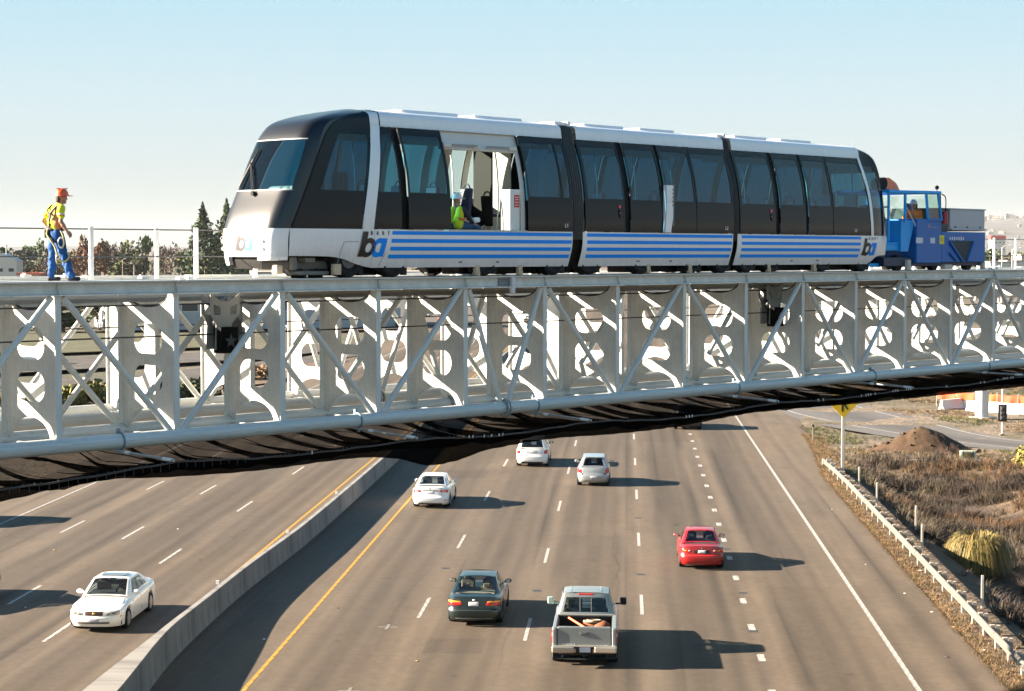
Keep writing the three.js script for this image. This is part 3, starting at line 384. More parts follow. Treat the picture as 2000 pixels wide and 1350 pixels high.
  // car 3
  const c3 = cars[2], a3 = 23.36, NT = nose(c3, tailMap, 8.4, true), endS = tailMap(NT.pr(1.2));
  for (const sg of [1, -1]) {
    skirt(c3, sg, mid, a3 - .14, endS + .1); stripes(c3, sg, a3 + .06, 29.9, -.06);
    panel(c3, sg, mid, a3, 25.18, 'side_panel', 0, .12, .05); seam(c3, sg, mid, 25.16, 25.38); panel(c3, sg, mid, 25.38, 26.74, 'door', .03); seam(c3, sg, mid, 26.74, 26.9, -.01); panel(c3, sg, mid, 26.9, 28.24, 'door', .03); seam(c3, sg, mid, 28.24, 28.32, -.01); panel(c3, sg, mid, 28.32, (v) => tailMap(NT.pr(v)), 'side_panel', 0, .05, .09);
  }
  fascia(c3, mid, 23.42, (v) => 30.25); vents(c3, [[24.1, 25.8], [26.5, 28.2]]); logo(onSide(1, 30.0, .5), c3, .92); write(c3, 'BART', .085, 30.34, 1.02, .165, letterM); write(c3, 'L3', .10, 29.5, 1.27, 0, letterW);
  // shared fittings: floors, ceilings, seats, poles, gangway bellows, running gear
  for (const [c, a, b] of [[c1, 7.2, e1], [c2, a2, b2], [c3, a3, 31.1]]) {
    mesh('floor', box(b - a, .14, 2.2, (a + b) / 2, 1.06, WC), floorGrey, c); mesh('underframe', box(b - a - 1.2, .5, 1.6, (a + b) / 2 + .3, .72, WC), sealBlack, c);
    mesh('ceiling', [box(b - a - 1.2, .03, 1.3, (a + b) / 2 + (a < 8 ? .6 : a > 23 ? -.6 : 0), 3.62, WC), box(b - a - 1.4, .25, .06, (a + b) / 2, 3.5, WC - .7), box(b - a - 3.2, .2, .05, (a + b) / 2 + .8, 3.5, WC + .7)], innerWhite, c);
    for (let s = a + 2.6; s < b - 1; s += 1.25) { if (a < 8 && s > 11.3 && s < 12.1) continue; mesh('seat', [rbox(.12, .72, .44, .05, s + .2, 1.95, WC - .72, 0, 0, -.12), rbox(.45, .09, .46, .04, s, 1.6, WC - .72), new THREE.TorusGeometry(.12, .018, 5, 12, Math.PI).rotateY(Math.PI / 2).translate(s + .25, 2.3, WC - .72)], seatNavy, c); mesh('seat_base', box(.5, .42, .4, s, 1.35, WC - .74), innerWhite, c); }
    for (let s = a + 2; s < b - .6; s += 1.7) mesh('grab_pole', path([[s, 1.15, WC - .1], [s + .02, 2, WC - .05], [s + .1, 3.0, WC - .2], [s + .16, 3.6, WC - .4]], .02, 12, 6), M(.7, .7, .66, .35, .3), c);
  }
  mesh('end_screen', [rbox(.06, 2.3, .9, .02, 14.9, 2.35, WC - .6), side(-1, mid, 12.98, 13.4, 1.2, 3.5, -.1, 1)], M(.5, .49, .46, .6), c1); mesh('dark_curtain', rbox(.06, 2.2, .7, .03, 14.2, 2.4, WC - .5), sealBlack, c1);
  for (const [c, a, b] of [[c1, e1 + .005, a2 - .005], [c2, b2 + .005, a3 - .005]]) {
    const bel = []; for (let i = 0; i < 6; i++) for (const sg of [1, -1]) { const s = lerp(a, b, (i + .5) / 6), w = (b - a) / 6 * .32; bel.push(patch((u, t) => { const v = lerp(.95, 4.0, t), q = Math.sin(u * Math.PI); return [s - w + 2 * w * u, v, WC + sg * (half(v) - .08 + .05 * q)]; }, 6, 24)); }
    mesh('bellows', bel, M(.035, .036, .04, .35, 0, { clearcoat: .3 }), c); mesh('bellows_core', [...[1, -1].map((sg) => side(sg, mid, a, b, .25, 4.0, -.09, 1, 16)), box(b - a, .06, 1.3, (a + b) / 2, 3.98, WC)], sealBlack, c);
    mesh('gangway_hood', [rbox(b - a + .02, .1, 1.2, .02, (a + b) / 2, 4.07, WC), rbox(.12, .16, 1.34, .03, b - .02, 4.06, WC)], roofWhite, c);
  }
  const tyreG = merged([disc(.43, .28, 0, 0, 0, 'z', 28), new THREE.TorusGeometry(.36, .09, 8, 28).translate(0, 0, .1), new THREE.TorusGeometry(.36, .09, 8, 28).translate(0, 0, -.1)]), hubG = merged([disc(.22, .02, 0, 0, .145, 'z', 20), disc(.09, .06, 0, 0, .155, 'z', 12)]);
  for (const [c, list, br] of [[c1, [8.0, 9.45, 12.65, 15.3], [12.35, 13.95]], [c2, [16.75, 19.0, 21.3, 22.75], [19.25, 21.15]], [c3, [24.0, 25.2, 28.0, 30.3], [25.05, 27.5]]]) {
    for (const s of list) for (const w of [-.1, -1.9]) { const o = mesh('tyre', tyreG, rubber, c); o.position.set(s, .445, w); const h = mesh('wheel_hub', hubG, frameGrey, c); h.position.set(s, .445, w); }
    for (let i = 0; i < list.length; i += 1) mesh('bogie_frame', [rbox(1.0, .22, 1.7, .04, list[i] + (i % 2 ? -.35 : .35), .36, WC), rbox(.16, .3, .1, .02, list[i] + .5, .2, -.12)], M(.006, .006, .006, .7), c);
    for (const s of br) mesh('guide_block', [rbox(.14, .26, .12, .02, s, .15, .05), rbox(.06, .14, .08, .01, s + .02, .06, .1)], tanBlock, c);
  }
  for (const [c, a, b] of [[c1, 7.5, 9.9], [c1, 12.2, 15.7], [c2, 16.5, 17.2], [c2, 18.8, 22.9], [c3, 23.5, 23.9], [c3, 24.5, 31]]) mesh('underside_dark_fill', rbox(b - a, .3, .7, .04, (a + b) / 2, .20, -.72), sealBlack, c);  // black boxes added to darken the underside between the wheels
  mesh('tow_frame', [rbox(1.25, .2, 1.0, .04, 7.05, .3, -.8), rbox(.14, .3, .14, .02, 6.45, .34, -.15), rbox(.3, .12, .3, .02, 6.9, .42, -.2), rbox(1.0, .1, .4, .03, 7.0, .12, -.2, 0, .2)], M(.14, .14, .125, .6), c1);
  mesh('tow_block', rbox(.22, .26, .14, .02, 7.62, .2, .03), tanBlock, c1); mesh('tow_block', rbox(.18, .22, .2, .03, 6.1, .2, -.3), tanBlock, c1); mesh('tow_roller', [disc(.2, .1, 6.8, .02, -.35), disc(.2, .1, 7.3, .02, -.35)], rubber, c1);
  for (const [c, ss] of [[c1, [13.05, 11.7]], [c2, [18.75, 20.2]], [c3, [26.2, 27.6]]]) mesh('skirt_latch', ss.map((s) => box(.12, .05, .012, s, .36, WC + 1.12)), castGrey, c);
}
// ---------------------------------------------------------------- blue maintenance vehicle behind the train
{
  const t = thing('maintenance_vehicle', 'blue rail maintenance vehicle with a glazed cab and orange crane behind the train', 'work vehicle'); onGuide(t);
  const blue = M(.001, .115, .42, .5), sky = M(.002, .33, .80, .5), dk = M(.008, .02, .06, .5), glass = M(.62, .78, .72, .05, 0, { transmission: 1, thickness: 0 }), orange = M(.9, .2, .07, .5), gbox = M(.42, .43, .46, .5), lab = M(.6, .62, .68, .5);
  const W = .2, WB = -2.1, mid = (W + WB) / 2, D = W - WB;
  mesh('chassis', [rbox(6.6, .3, D - .3, .03, 34.9, .3, mid)], dk, t);
  mesh('rear_body', [rbox(3.0, 1.05, D, .04, 36.5, .80, mid), rbox(1.6, 1.5, D, .04, 34.2, 1.0, mid)], blue, t);
  mesh('side_recess', [extr(shape([[35.45, 1.02], [37.2, 1.02], [37.05, .95], [36.72, .34], [36.3, .34], [35.6, .95]]), .01).translate(0, 0, W + .001)], M(.03, .04, .05, .7), t);
  mesh('brace', [tube([35.5, .98, W + .03], [36.35, .33, W + .03], .05, 6), tube([37.12, .98, W + .03], [36.7, .33, W + .03], .05, 6), tube([35.5, .6, W + .03], [35.95, .33, W + .03], .035, 6)], blue, t);
  mesh('cab_console', [extr(shape([[32.6, .65], [33.05, .65], [33.4, 1.55], [33.35, 1.68], [32.6, 1.68]]), D * .9).translate(0, 0, WB + .1)], sky, t);
  mesh('front_step', [rbox(1.15, .22, D * .8, .03, 32.05, .78, mid), rbox(.9, .12, D * .7, .03, 31.4, .2, mid), rbox(1.2, .06, D * .8, .01, 32.05, .92, mid)], sky, t);
  mesh('cab_frame', [tube([31.55, 2.6, W], [34.85, 2.64, W], .07, 6), tube([31.55, 2.6, WB], [34.85, 2.64, WB], .07, 6), tube([32.62, 1.6, W], [32.62, 2.6, W], .055, 6), tube([32.62, 1.6, WB], [32.62, 2.6, WB], .055, 6), tube([33.95, 2.62, W], [34.1, 1.7, W], .055, 6), tube([34.72, 2.6, W], [34.98, 1.7, W], .05, 6), tube([33.95, 2.62, WB], [34.1, 1.7, WB], .055, 6), tube([34.72, 2.6, WB], [34.98, 1.7, WB], .05, 6), tube([31.6, 2.6, W], [31.6, 1.0, W], .05, 6), rbox(3.3, .07, D, .03, 33.2, 2.64, mid)], sky, t);
  mesh('cab_glass', [quad([34.12, 1.74, W - .01], [34.95, 1.74, W - .01], [34.7, 2.56, W - .01], [33.98, 2.58, W - .01]), quad([34.97, 1.74, W - .05], [34.97, 1.74, WB + .05], [34.72, 2.56, WB + .05], [34.72, 2.56, W - .05]), quad([34.12, 1.74, WB + .01], [34.95, 1.74, WB + .01], [34.7, 2.56, WB + .01], [33.98, 2.58, WB + .01]), quad([31.62, 1.6, WB], [32.6, 1.6, WB], [32.6, 2.55, WB], [31.62, 2.55, WB])], glass, t);
  mesh('cab_door', [rbox(.8, .1, .06, .02, 34.5, 1.72, W)], blue, t);
  mesh('cab_seat', [rbox(.14, .8, .5, .05, 34.55, 1.9, mid + .2), rbox(.5, .12, .5, .05, 34.3, 1.5, mid + .2)], dk, t);
  mesh('control_desk', [rbox(.4, .5, 1.2, .06, 32.2, 1.55, mid), disc(.28, .06, 32.0, 1.75, mid + .4, 'x')], M(.5, .55, .5, .5), t);
  mesh('steering_wheel', [new THREE.TorusGeometry(.22, .025, 6, 20).rotateY(1.2).translate(31.9, 1.9, W - .3)], dk, t);
  mesh('safety_rail', [tube([32.66, 2.1, W + .04], [33.2, 1.55, W + .04], .02, 6), tube([33.2, 1.55, W + .04], [33.1, 1.5, W + .1], .02, 6)], M(.65, .6, .5, .5), t);
  mesh('equipment_box', [rbox(2.4, .74, D * .9, .04, 36.95, 1.74, mid), rbox(2.5, .05, D * .92, .02, 36.95, 2.12, mid), rbox(2.4, .06, .04, .01, 36.95, 1.42, W - .06)], gbox, t); mesh('box_latch', [36.1, 36.9, 37.8].map((s) => box(.1, .05, .03, s, 1.5, W - .1)), M(.1, .1, .1, .5), t);
  mesh('engine_housing', [rbox(.55, .85, D * .85, .03, 35.4, 1.72, mid)], M(.02, .022, .03, .5), t); mesh('exhaust_pipe', [tube([35.12, 1.4, W - .1], [35.1, 2.7, W - .15], .035, 8)], dk, t); mesh('red_canister', [tube([35.22, 1.6, W - .02], [35.22, 2.0, W - .02], .1, 12)], M(.4, .02, .03, .4), t);
  mesh('hose', path([[35.0, 2.6, W], [35.22, 2.5, W], [35.24, 2.1, W], [35.15, 1.8, W]], .02, 16, 6), rubber, t);
  mesh('mirror', [ball(.09, 34.65, 2.82, W, 1.2, .8, .6), tube([34.65, 2.66, W], [34.65, 2.8, W], .015, 5)], rubber, t);
  const cr = mesh('crane_boom', [extr(shape([[32.5, 2.72], [33.35, 2.66], [33.42, 2.74], [33.2, 2.95], [32.75, 3.12], [32.45, 3.1], [32.32, 2.95]]), .34).translate(0, 0, mid + .1)], orange, t); mesh('crane_pivot', [disc(.2, .4, 32.42, 2.92, mid + .27), rbox(.8, .08, .5, .02, 32.4, 2.7, mid + .2)], rubber, t);
  mesh('yellow_sign', box(.3, .3, .008, 35.0, 1.05, W + .006), M(.75, .6, .01, .5), t); mesh('sign_mark', [box(.12, .02, .004, 35.0, 1.1, W + .012), box(.1, .02, .004, 35.0, 1.03, W + .012)], dk, t);
  mesh('white_label', [box(.44, .19, .006, 33.55, 1.02, W + .005), box(.3, .19, .006, 34.4, 1.02, W + .005)], lab, t); mesh('label_marks', [...Array(7)].map((_, i) => box(.08, .09 + .02 * (i % 3), .006, 35.55 + i * .15, 1.1, W + .006)), lab, t); mesh('badge', [disc(.07, .006, 34.15, 1.5, W + .005), box(.5, .025, .006, 34.5, 1.46, W + .005)], M(.3, .2, .3, .5), t);
  const wg = merged([disc(.26, .2, 0, 0, 0, 'z', 20), disc(.12, .24, 0, 0, 0, 'z', 12)]); for (const s of [32.6, 34.9, 37.2]) for (const w of [-.1, -1.9]) { const o = mesh('wheel', wg, rubber, t); o.position.set(s, .27, w); }
  mesh('guide_block', [rbox(.2, .34, .14, .02, 33.0, .2, .1), rbox(.5, .16, .2, .02, 35.5, .12, .1), rbox(.16, .26, .14, .02, 38.0, .16, .1)], M(.5, .48, .44, .7), t);
}
// ---------------------------------------------------------------- people: one continuous surface meshed from tapered capsules
function netMesh(bones, cell, k = .035) { // bones: [ax,ay,az,ra, bx,by,bz,rb]
  let lo = [1e9, 1e9, 1e9], hi = [-1e9, -1e9, -1e9]; for (const b of bones) for (const o of [0, 4]) for (let i = 0; i < 3; i++) { lo[i] = Math.min(lo[i], b[o + i] - b[o + 3] - 3 * cell); hi[i] = Math.max(hi[i], b[o + i] + b[o + 3] + 3 * cell); }
  const n = lo.map((l, i) => Math.ceil((hi[i] - l) / cell) + 1), f = new Float32Array(n[0] * n[1] * n[2]).fill(.5), id = (x, y, z) => (z * n[1] + y) * n[0] + x;
  for (const [ax, ay, az, ra, bx, by, bz, rb] of bones) { const R = Math.max(ra, rb) + Math.max(.08, k * 2), c0 = [], c1 = []; [[ax, bx], [ay, by], [az, bz]].forEach(([p, q], i) => { c0[i] = Math.max(0, Math.floor((Math.min(p, q) - R - lo[i]) / cell)); c1[i] = Math.min(n[i] - 1, Math.ceil((Math.max(p, q) + R - lo[i]) / cell)); });
    const dx = bx - ax, dy = by - ay, dz = bz - az, L2 = dx * dx + dy * dy + dz * dz + 1e-9;
    for (let z = c0[2]; z <= c1[2]; z++) for (let y = c0[1]; y <= c1[1]; y++) for (let x = c0[0]; x <= c1[0]; x++) { const px = lo[0] + x * cell - ax, py = lo[1] + y * cell - ay, pz = lo[2] + z * cell - az, t = clamp((px * dx + py * dy + pz * dz) / L2), d = Math.hypot(px - dx * t, py - dy * t, pz - dz * t) - lerp(ra, rb, t), i = id(x, y, z), h = Math.max(k - Math.abs(f[i] - d), 0) / k; f[i] = Math.min(f[i], d) - h * h * k * .25; } }
  const vid = new Int32Array(f.length).fill(-1), P = [], ix = [];
  for (let z = 0; z < n[2] - 1; z++) for (let y = 0; y < n[1] - 1; y++) for (let x = 0; x < n[0] - 1; x++) { let m = 0, c = 0, sx = 0, sy = 0, sz = 0; const v = []; for (let i = 0; i < 8; i++) { v[i] = f[id(x + (i & 1), y + (i >> 1 & 1), z + (i >> 2))]; if (v[i] < 0) m |= 1 << i; } if (m === 0 || m === 255) continue;
    for (let i = 0; i < 8; i++) for (const b of [1, 2, 4]) { const j = i | b; if (j === i || (v[i] < 0) === (v[j] < 0)) continue; const t = v[i] / (v[i] - v[j]); sx += (i & 1) + (b === 1 ? t : 0); sy += (i >> 1 & 1) + (b === 2 ? t : 0); sz += (i >> 2) + (b === 4 ? t : 0); c++; }
    vid[id(x, y, z)] = P.length / 3; P.push(lo[0] + (x + sx / c) * cell, lo[1] + (y + sy / c) * cell, lo[2] + (z + sz / c) * cell); }
  const face = (a, b, c, d, flip) => { if (a < 0 || b < 0 || c < 0 || d < 0) return; flip ? ix.push(a, c, b, a, d, c) : ix.push(a, b, c, a, c, d); };
  for (let z = 1; z < n[2] - 1; z++) for (let y = 1; y < n[1] - 1; y++) for (let x = 1; x < n[0] - 1; x++) { const a = f[id(x, y, z)] < 0;
    if (a !== f[id(x + 1, y, z)] < 0) face(vid[id(x, y - 1, z - 1)], vid[id(x, y, z - 1)], vid[id(x, y, z)], vid[id(x, y - 1, z)], !a);
    if (a !== f[id(x, y + 1, z)] < 0) face(vid[id(x - 1, y, z - 1)], vid[id(x - 1, y, z)], vid[id(x, y, z)], vid[id(x, y, z - 1)], !a);
    if (a !== f[id(x, y, z + 1)] < 0) face(vid[id(x - 1, y - 1, z)], vid[id(x, y - 1, z)], vid[id(x, y, z)], vid[id(x - 1, y, z)], !a); }
  const g = new THREE.BufferGeometry(); g.setAttribute('position', new THREE.Float32BufferAttribute(P, 3)); g.setIndex(ix); g.computeVertexNormals(); return g;
}
function wrinkle(g, amp, f = 26) { const p = g.attributes.position, n = g.attributes.normal; for (let i = 0; i < p.count; i++) { const x = p.getX(i), y = p.getY(i), z = p.getZ(i), w = amp * (Math.sin(y * f + 5 * Math.sin(x * 9 + z * 7)) * .5 + vn(x * 14 + 40, y * 22 + z * 11 + 40, 997, 997, 4) - .5); p.setXYZ(i, x + n.getX(i) * w, y + n.getY(i) * w, z + n.getZ(i) * w); } g.computeVertexNormals(); return g; }
const bone = (a, ra, b, rb) => [...a, ra, ...b, rb], mix3 = (a, b, t) => a.map((x, i) => lerp(x, b[i], t));
const skin = M(.36, .19, .13, .6), skinLit = M(.40, .215, .15, .6);
function hand(w, d, side, curl) { // palm and five fingers: wrist w, unit direction d, palm's thumb side (unit), curl direction (unit)
  const b = [], at = (o, ...k) => o.map((x, i) => x + d[i] * k[0] + side[i] * k[1] + curl[i] * k[2]);
  b.push(bone(at(w, 0, 0, 0), .026, at(w, .045, .015, .004), .024), bone(at(w, 0, 0, 0), .026, at(w, .045, -.02, .004), .022), bone(at(w, .045, .015, .004), .022, at(w, .075, .02, .01), .017), bone(at(w, .045, -.02, .004), .02, at(w, .07, -.026, .01), .016));
  [[.028, .072], [.009, .08], [-.011, .074], [-.03, .058]].forEach(([s, l]) => { const p = at(w, .078, s, .008), q = at(w, .078 + l * .5, s * 1.1, .022), r = at(w, .078 + l * .72, s * 1.1, .022 + l * .45); b.push(bone(p, .0095, q, .009), bone(q, .009, r, .008)); });
  const t0 = at(w, .025, .03, .006), t1 = at(w, .055, .055, .02), t2 = at(w, .085, .058, .034); b.push(bone(t0, .013, t1, .011), bone(t1, .011, t2, .009)); return b;
}
function head(c, f, r) { // centre, unit facing, unit right
  const at = (a, b, u) => [c[0] + f[0] * a + r[0] * b, c[1] + f[1] * a + u, c[2] + f[2] * a + r[2] * b];
  return [bone(at(-.025, 0, .03), .088, at(.005, 0, .035), .082), bone(at(.01, 0, -.02), .074, at(.045, 0, -.085), .038), bone(at(.055, .0, -.1), .022, at(.06, 0, -.1), .022), bone(at(.088, 0, .012), .012, at(.104, 0, -.028), .016), bone(at(.078, .03, .018), .014, at(.078, -.03, .018), .014), bone(at(.082, .02, -.062), .008, at(.082, -.02, -.062), .008), bone(at(-.01, .08, .0), .012, at(-.02, .088, -.03), .014), bone(at(-.01, -.08, .0), .012, at(-.02, -.088, -.03), .014), bone(at(-.03, 0, -.06), .06, at(-.035, 0, -.16), .056)];
}
const hardHat = (c, f, r, m, t, name = 'hard_hat') => { const g = [new THREE.SphereGeometry(.125, 20, 10, 0, Math.PI * 2, 0, Math.PI * .52).scale(1.12, 1.16, .98), new THREE.CylinderGeometry(.142, .146, .014, 24).translate(0, -.008, 0), rbox(.1, .016, .17, .008, .155, -.012, 0), rbox(.26, .02, .03, .008, 0, .136, 0)]; const o = mesh(name, g, m, t); o.position.set(c[0] - f[0] * .005, c[1] + .055, c[2] - f[2] * .005); o.rotation.y = Math.atan2(-f[2], f[0]); return o; };
{ // the worker walking along the guideway
  const t = thing('person', 'worker in orange hard hat, yellow shirt, blue trousers and safety harness on the guideway', 'person'); t.position.copy(G(.29, .0, -.42));
  const f = [.80, 0, -.60], r = [.60, 0, .80], hd = [.095, 1.735, -.03], neck = [.045, 1.6, -.01], chest = [-.03, 1.42, 0], waist = [-.075, 1.12, 0], pel = [-.06, .98, 0];
  const Rs = [.11, 1.53, .14], Re = [.115, 1.24, .2], Rw = [.235, 1.03, .17], Ls = [-.165, 1.52, -.14], Le = [-.33, 1.27, -.13], Lw = [-.2, 1.09, -.27], Rh = [.01, .95, .085], Rk = [.16, .49, .09], Ra = [.285, .1, .07], Lh = [-.115, .95, -.075], Lk = [-.135, .5, -.09], La = [-.17, .1, -.12];
  mesh('body', netMesh([...head(hd, f, r), bone(neck, .058, chest, .1), bone(mix3(Rs, Re, .5), .046, Re, .042), bone(Re, .042, mix3(Re, Rw, .35), .043), bone(mix3(Re, Rw, .35), .043, Rw, .026), ...hand(Rw, [.72, -.66, -.2], [.5, .6, -.5], [-.5, -.55, .1]), bone(mix3(Ls, Le, .5), .046, Le, .042), bone(Le, .042, mix3(Le, Lw, .4), .042), bone(mix3(Le, Lw, .4), .042, Lw, .026), ...hand(Lw, [.55, -.65, -.5], [.6, .6, -.3], [.3, -.6, .4]), bone(chest, .12, pel, .12)], .0085, .02), skin, t);
  mesh('shirt', wrinkle(netMesh([bone([-.11, 1.45, -.075], .095, [-.12, 1.2, -.06], .1), bone([.05, 1.45, .075], .1, [-.02, 1.2, .07], .1), bone([-.1, 1.5, -.09], .07, [.05, 1.51, .09], .07), bone([-.1, 1.22, -.06], .105, [-.085, 1.06, -.06], .11), bone([-.02, 1.22, .06], .105, [-.02, 1.06, .06], .11), bone(Rs, .078, mix3(Rs, Re, .62), .072), bone(Ls, .078, mix3(Ls, Le, .62), .07), bone([.02, 1.55, -.005], .075, [.04, 1.585, -.005], .068)], .012, .05), .013, 20), M(.62, .66, .02, .8), t);
  const band = (a, b, r0, m) => { const o = mesh('reflective_band', tube(a, b, r0, 18, r0, true), m, t); return o; };
  const silver = M(.62, .6, .55, .4), org = M(.72, .17, .03, .7); band(mix3(Rs, Re, .46), mix3(Rs, Re, .55), .081, silver); band(mix3(Rs, Re, .56), mix3(Rs, Re, .64), .08, org); band(mix3(Ls, Le, .5), mix3(Ls, Le, .62), .077, org);
  mesh('shirt_panel', netMesh([bone([.075, 1.5, .10], .098, [.01, 1.2, .1], .1), bone([.03, 1.16, .06], .1, [.0, 1.09, .06], .113)], .013, .04), M(.55, .21, .09, .8), t);
  mesh('trousers', wrinkle(netMesh([bone([-.105, 1.03, -.06], .115, Lh, .11), bone([-.015, 1.03, .06], .115, Rh, .115), bone(Rh, .115, mix3(Rh, Rk, .45), .098), bone(mix3(Rh, Rk, .45), .098, Rk, .08), bone(Rk, .08, mix3(Rk, Ra, .4), .082), bone(mix3(Rk, Ra, .4), .082, Ra, .078), bone(Lh, .11, mix3(Lh, Lk, .45), .096), bone(mix3(Lh, Lk, .45), .096, Lk, .08), bone(Lk, .08, mix3(Lk, La, .4), .083), bone(mix3(Lk, La, .4), .083, La, .075), bone([-.10, .99, -.02], .125, [-.03, .99, .04], .125)], .012, .04), .016), M(.004, .07, .25, .8), t);
  for (const [a, dx] of [[Ra, [.14, -.055, -.05]], [La, [.13, -.055, -.08]]]) mesh('boot', netMesh([bone([a[0] - .03, .06, a[2]], .058, [a[0], .12, a[2]], .06), bone([a[0] - .03, .045, a[2]], .045, [a[0] + dx[0], .043, a[2] + dx[2]], .043)], .012, .04), M(.02, .018, .016, .7), t);
  hardHat(hd, f, r, M(.78, .10, .015, .4, 0, { clearcoat: .4 }), t);
  mesh('hair', netMesh([bone([hd[0] - .055, hd[1] + .0, hd[2] + .05], .055, [hd[0] - .065, hd[1] - .06, hd[2] + .06], .045), bone([hd[0] - .075, hd[1], hd[2] + .02], .06, [hd[0] - .075, hd[1] - .065, hd[2] + .02], .05)], .012, .04), M(.035, .022, .015, .8), t);
  const strap = M(.03, .028, .025, .7), web = M(.40, .36, .16, .7), clip = M(.55, .56, .56, .35, .6);
  mesh('harness', [path([[.06, 1.585, .11], [-.0, 1.53, .165], [-.09, 1.42, .17], [-.135, 1.3, .15], [-.15, 1.12, .12]], .021, 30, 6), path([[-.13, 1.585, -.05], [-.2, 1.5, .0], [-.17, 1.42, .1], [-.12, 1.36, .165]], .02, 24, 6), rbox(.075, .13, .03, .01, -.12, 1.36, .185, 0, -.6), new THREE.TorusGeometry(.135, .038, 8, 24).scale(1.3, 1, 1).rotateX(Math.PI / 2).translate(-.06, 1.08, 0)], strap, t);
  mesh('lanyard', [path([[-.17, 1.1, .12], [-.19, .98, .16], [-.11, .86, .2], [-.02, .72, .19], [.03, .55, .19], [.1, .42, .2], [.2, .42, .2], [.27, .5, .18], [.25, .6, .17]], .021, 40, 6), path([[.1, 1.05, .17], [.16, .92, .2], [.17, .8, .2], [.14, .68, .2]], .016, 20, 6), path([[.0, .56, .2], [.03, .38, .21], [.1, .36, .2]], .012, 16, 6)], web, t);
  mesh('leg_strap', [path([[-.14, .98, .1], [-.06, .84, .16], [.08, .78, .17], [.15, .72, .12]], .026, 20, 6), path([[.12, 1.0, .13], [.16, .86, .14], [.18, .7, .13]], .03, 14, 6)], strap, t); mesh('tool_pouch', [rbox(.1, .16, .07, .02, -.2, .98, .12)], M(.05, .045, .035, .8), t);
  mesh('karabiner', [new THREE.TorusGeometry(.075, .017, 6, 20).scale(.8, 1.35, 1).translate(.115, .8, .2), new THREE.TorusGeometry(.04, .012, 6, 16).translate(.05, .5, .215)], clip, t);
}
{ // the worker sitting in the open doorway
  const t = thing('person', 'worker in white hard hat and yellow vest sitting in the open train doorway', 'person'); onGuide(t, 11.86, 1.16, -.08);
  const f = [.9, -.25, .25], r = [-.2, 0, .95], hd = [.02, .76, -.1], Rs = [.05, .52, .1], Re = [.16, .32, .17], Rw = [.36, .2, .12], Ls = [-.02, .52, -.3], Le = [.14, .3, -.34], Lw = [.34, .22, -.2];
  mesh('body', netMesh([...head(hd, f, r), bone(Rw, .03, mix3(Re, Rw, .7), .032), ...hand(Rw, [.85, -.4, .2], [0, .5, -.8], [.1, -.8, 0]), ...hand(Lw, [.85, -.4, .2], [0, .5, .8], [.1, -.8, 0]), bone([.02, .6, -.1], .06, [0, .4, -.1], .1), bone([.62, .06, .1], .035, [.78, .05, .1], .035)], .0095, .02), skin, t);
  mesh('jacket', netMesh([bone(Rs, .075, Re, .062), bone(Re, .062, Rw, .045), bone(Ls, .075, Le, .062), bone(Le, .062, Lw, .045), bone([.02, .5, .02], .1, [-.02, .12, .0], .13), bone([0, .5, -.2], .1, [-.03, .12, -.2], .13)], .014, .05), M(.012, .014, .03, .8), t);
  mesh('safety_vest', netMesh([bone([.0, .5, .03], .108, [-.06, .14, .02], .135), bone([-.03, .5, -.2], .108, [-.07, .14, -.2], .135)], .014, .05), M(.55, .62, .02, .8), t); mesh('vest_band', [path([[-.14, .3, .13], [-.02, .28, .19], [.07, .3, .16], [.1, .31, .02]], .028, 20, 6)], M(.7, .2, .06, .7), t);
  mesh('jeans', netMesh([bone([-.05, .12, .02], .12, [.5, .11, .06], .082), bone([.5, .11, .06], .08, [.62, .05, .1], .06), bone([-.05, .12, -.2], .12, [.48, .16, -.25], .085), bone([-.06, .1, -.1], .13, [0, .1, -.1], .13)], .014, .05), M(.02, .07, .15, .8), t);
  mesh('boot', netMesh([bone([.75, .05, .1], .045, [.9, .05, .1], .04), bone([.78, .05, .1], .045, [.8, .1, .1], .045)], .012, .03), M(.2, .1, .05, .7), t); mesh('paper_roll', [rbox(.3, .13, .2, .05, .5, .26, .05, 0, .2, .1)], M(.75, .74, .7, .7), t);
  hardHat(hd, f, r, M(.72, .72, .70, .4), t);
}
{ // the driver in the blue cab
  const t = thing('person', 'driver in orange jacket and white hard hat inside the blue cab', 'person'); onGuide(t, 34.2, 1.2, -.3);
  const f = [-.95, -.2, .1], r = [-.1, 0, -.95], hd = [-.02, 1.02, -.12], Rs = [.06, .8, .08], Re = [-.12, .58, .2], Rw = [-.38, .48, .15], Ls = [.06, .8, -.32], Le = [-.12, .58, -.4], Lw = [-.36, .5, -.3];
  mesh('body', netMesh([...head(hd, f, r), bone(mix3(Re, Rw, .75), .035, Rw, .03), bone(mix3(Le, Lw, .75), .035, Lw, .03), ...hand(Rw, [-.9, -.3, 0], [0, .5, -.8], [-.1, -.8, 0]), ...hand(Lw, [-.9, -.3, 0], [0, .5, .8], [-.1, -.8, 0]), bone([.02, .85, -.12], .06, [.05, .5, -.12], .12)], .0095, .02), skin, t);
  mesh('jacket', netMesh([bone(Rs, .085, Re, .075), bone(Re, .072, Rw, .055), bone(Ls, .085, Le, .072), bone(Le, .07, Lw, .055), bone([.06, .76, -.02], .12, [.08, .38, -.02], .14), bone([.06, .76, -.22], .12, [.08, .38, -.22], .14)], .015, .05), M(.8, .2, .015, .8), t); mesh('cuff', [tube(mix3(Re, Rw, .55), mix3(Re, Rw, .8), .07, 12)], M(.6, .66, .1, .7), t);
  mesh('trousers', netMesh([bone([.08, .36, -.02], .14, [-.35, .36, 0], .09), bone([.08, .36, -.22], .14, [-.35, .36, -.25], .09), bone([-.35, .36, 0], .085, [-.4, .1, 0], .07), bone([-.35, .36, -.25], .085, [-.4, .1, -.25], .07)], .016, .04), M(.02, .03, .08, .8), t);
  hardHat(hd, f, r, M(.75, .75, .73, .4), t);
}
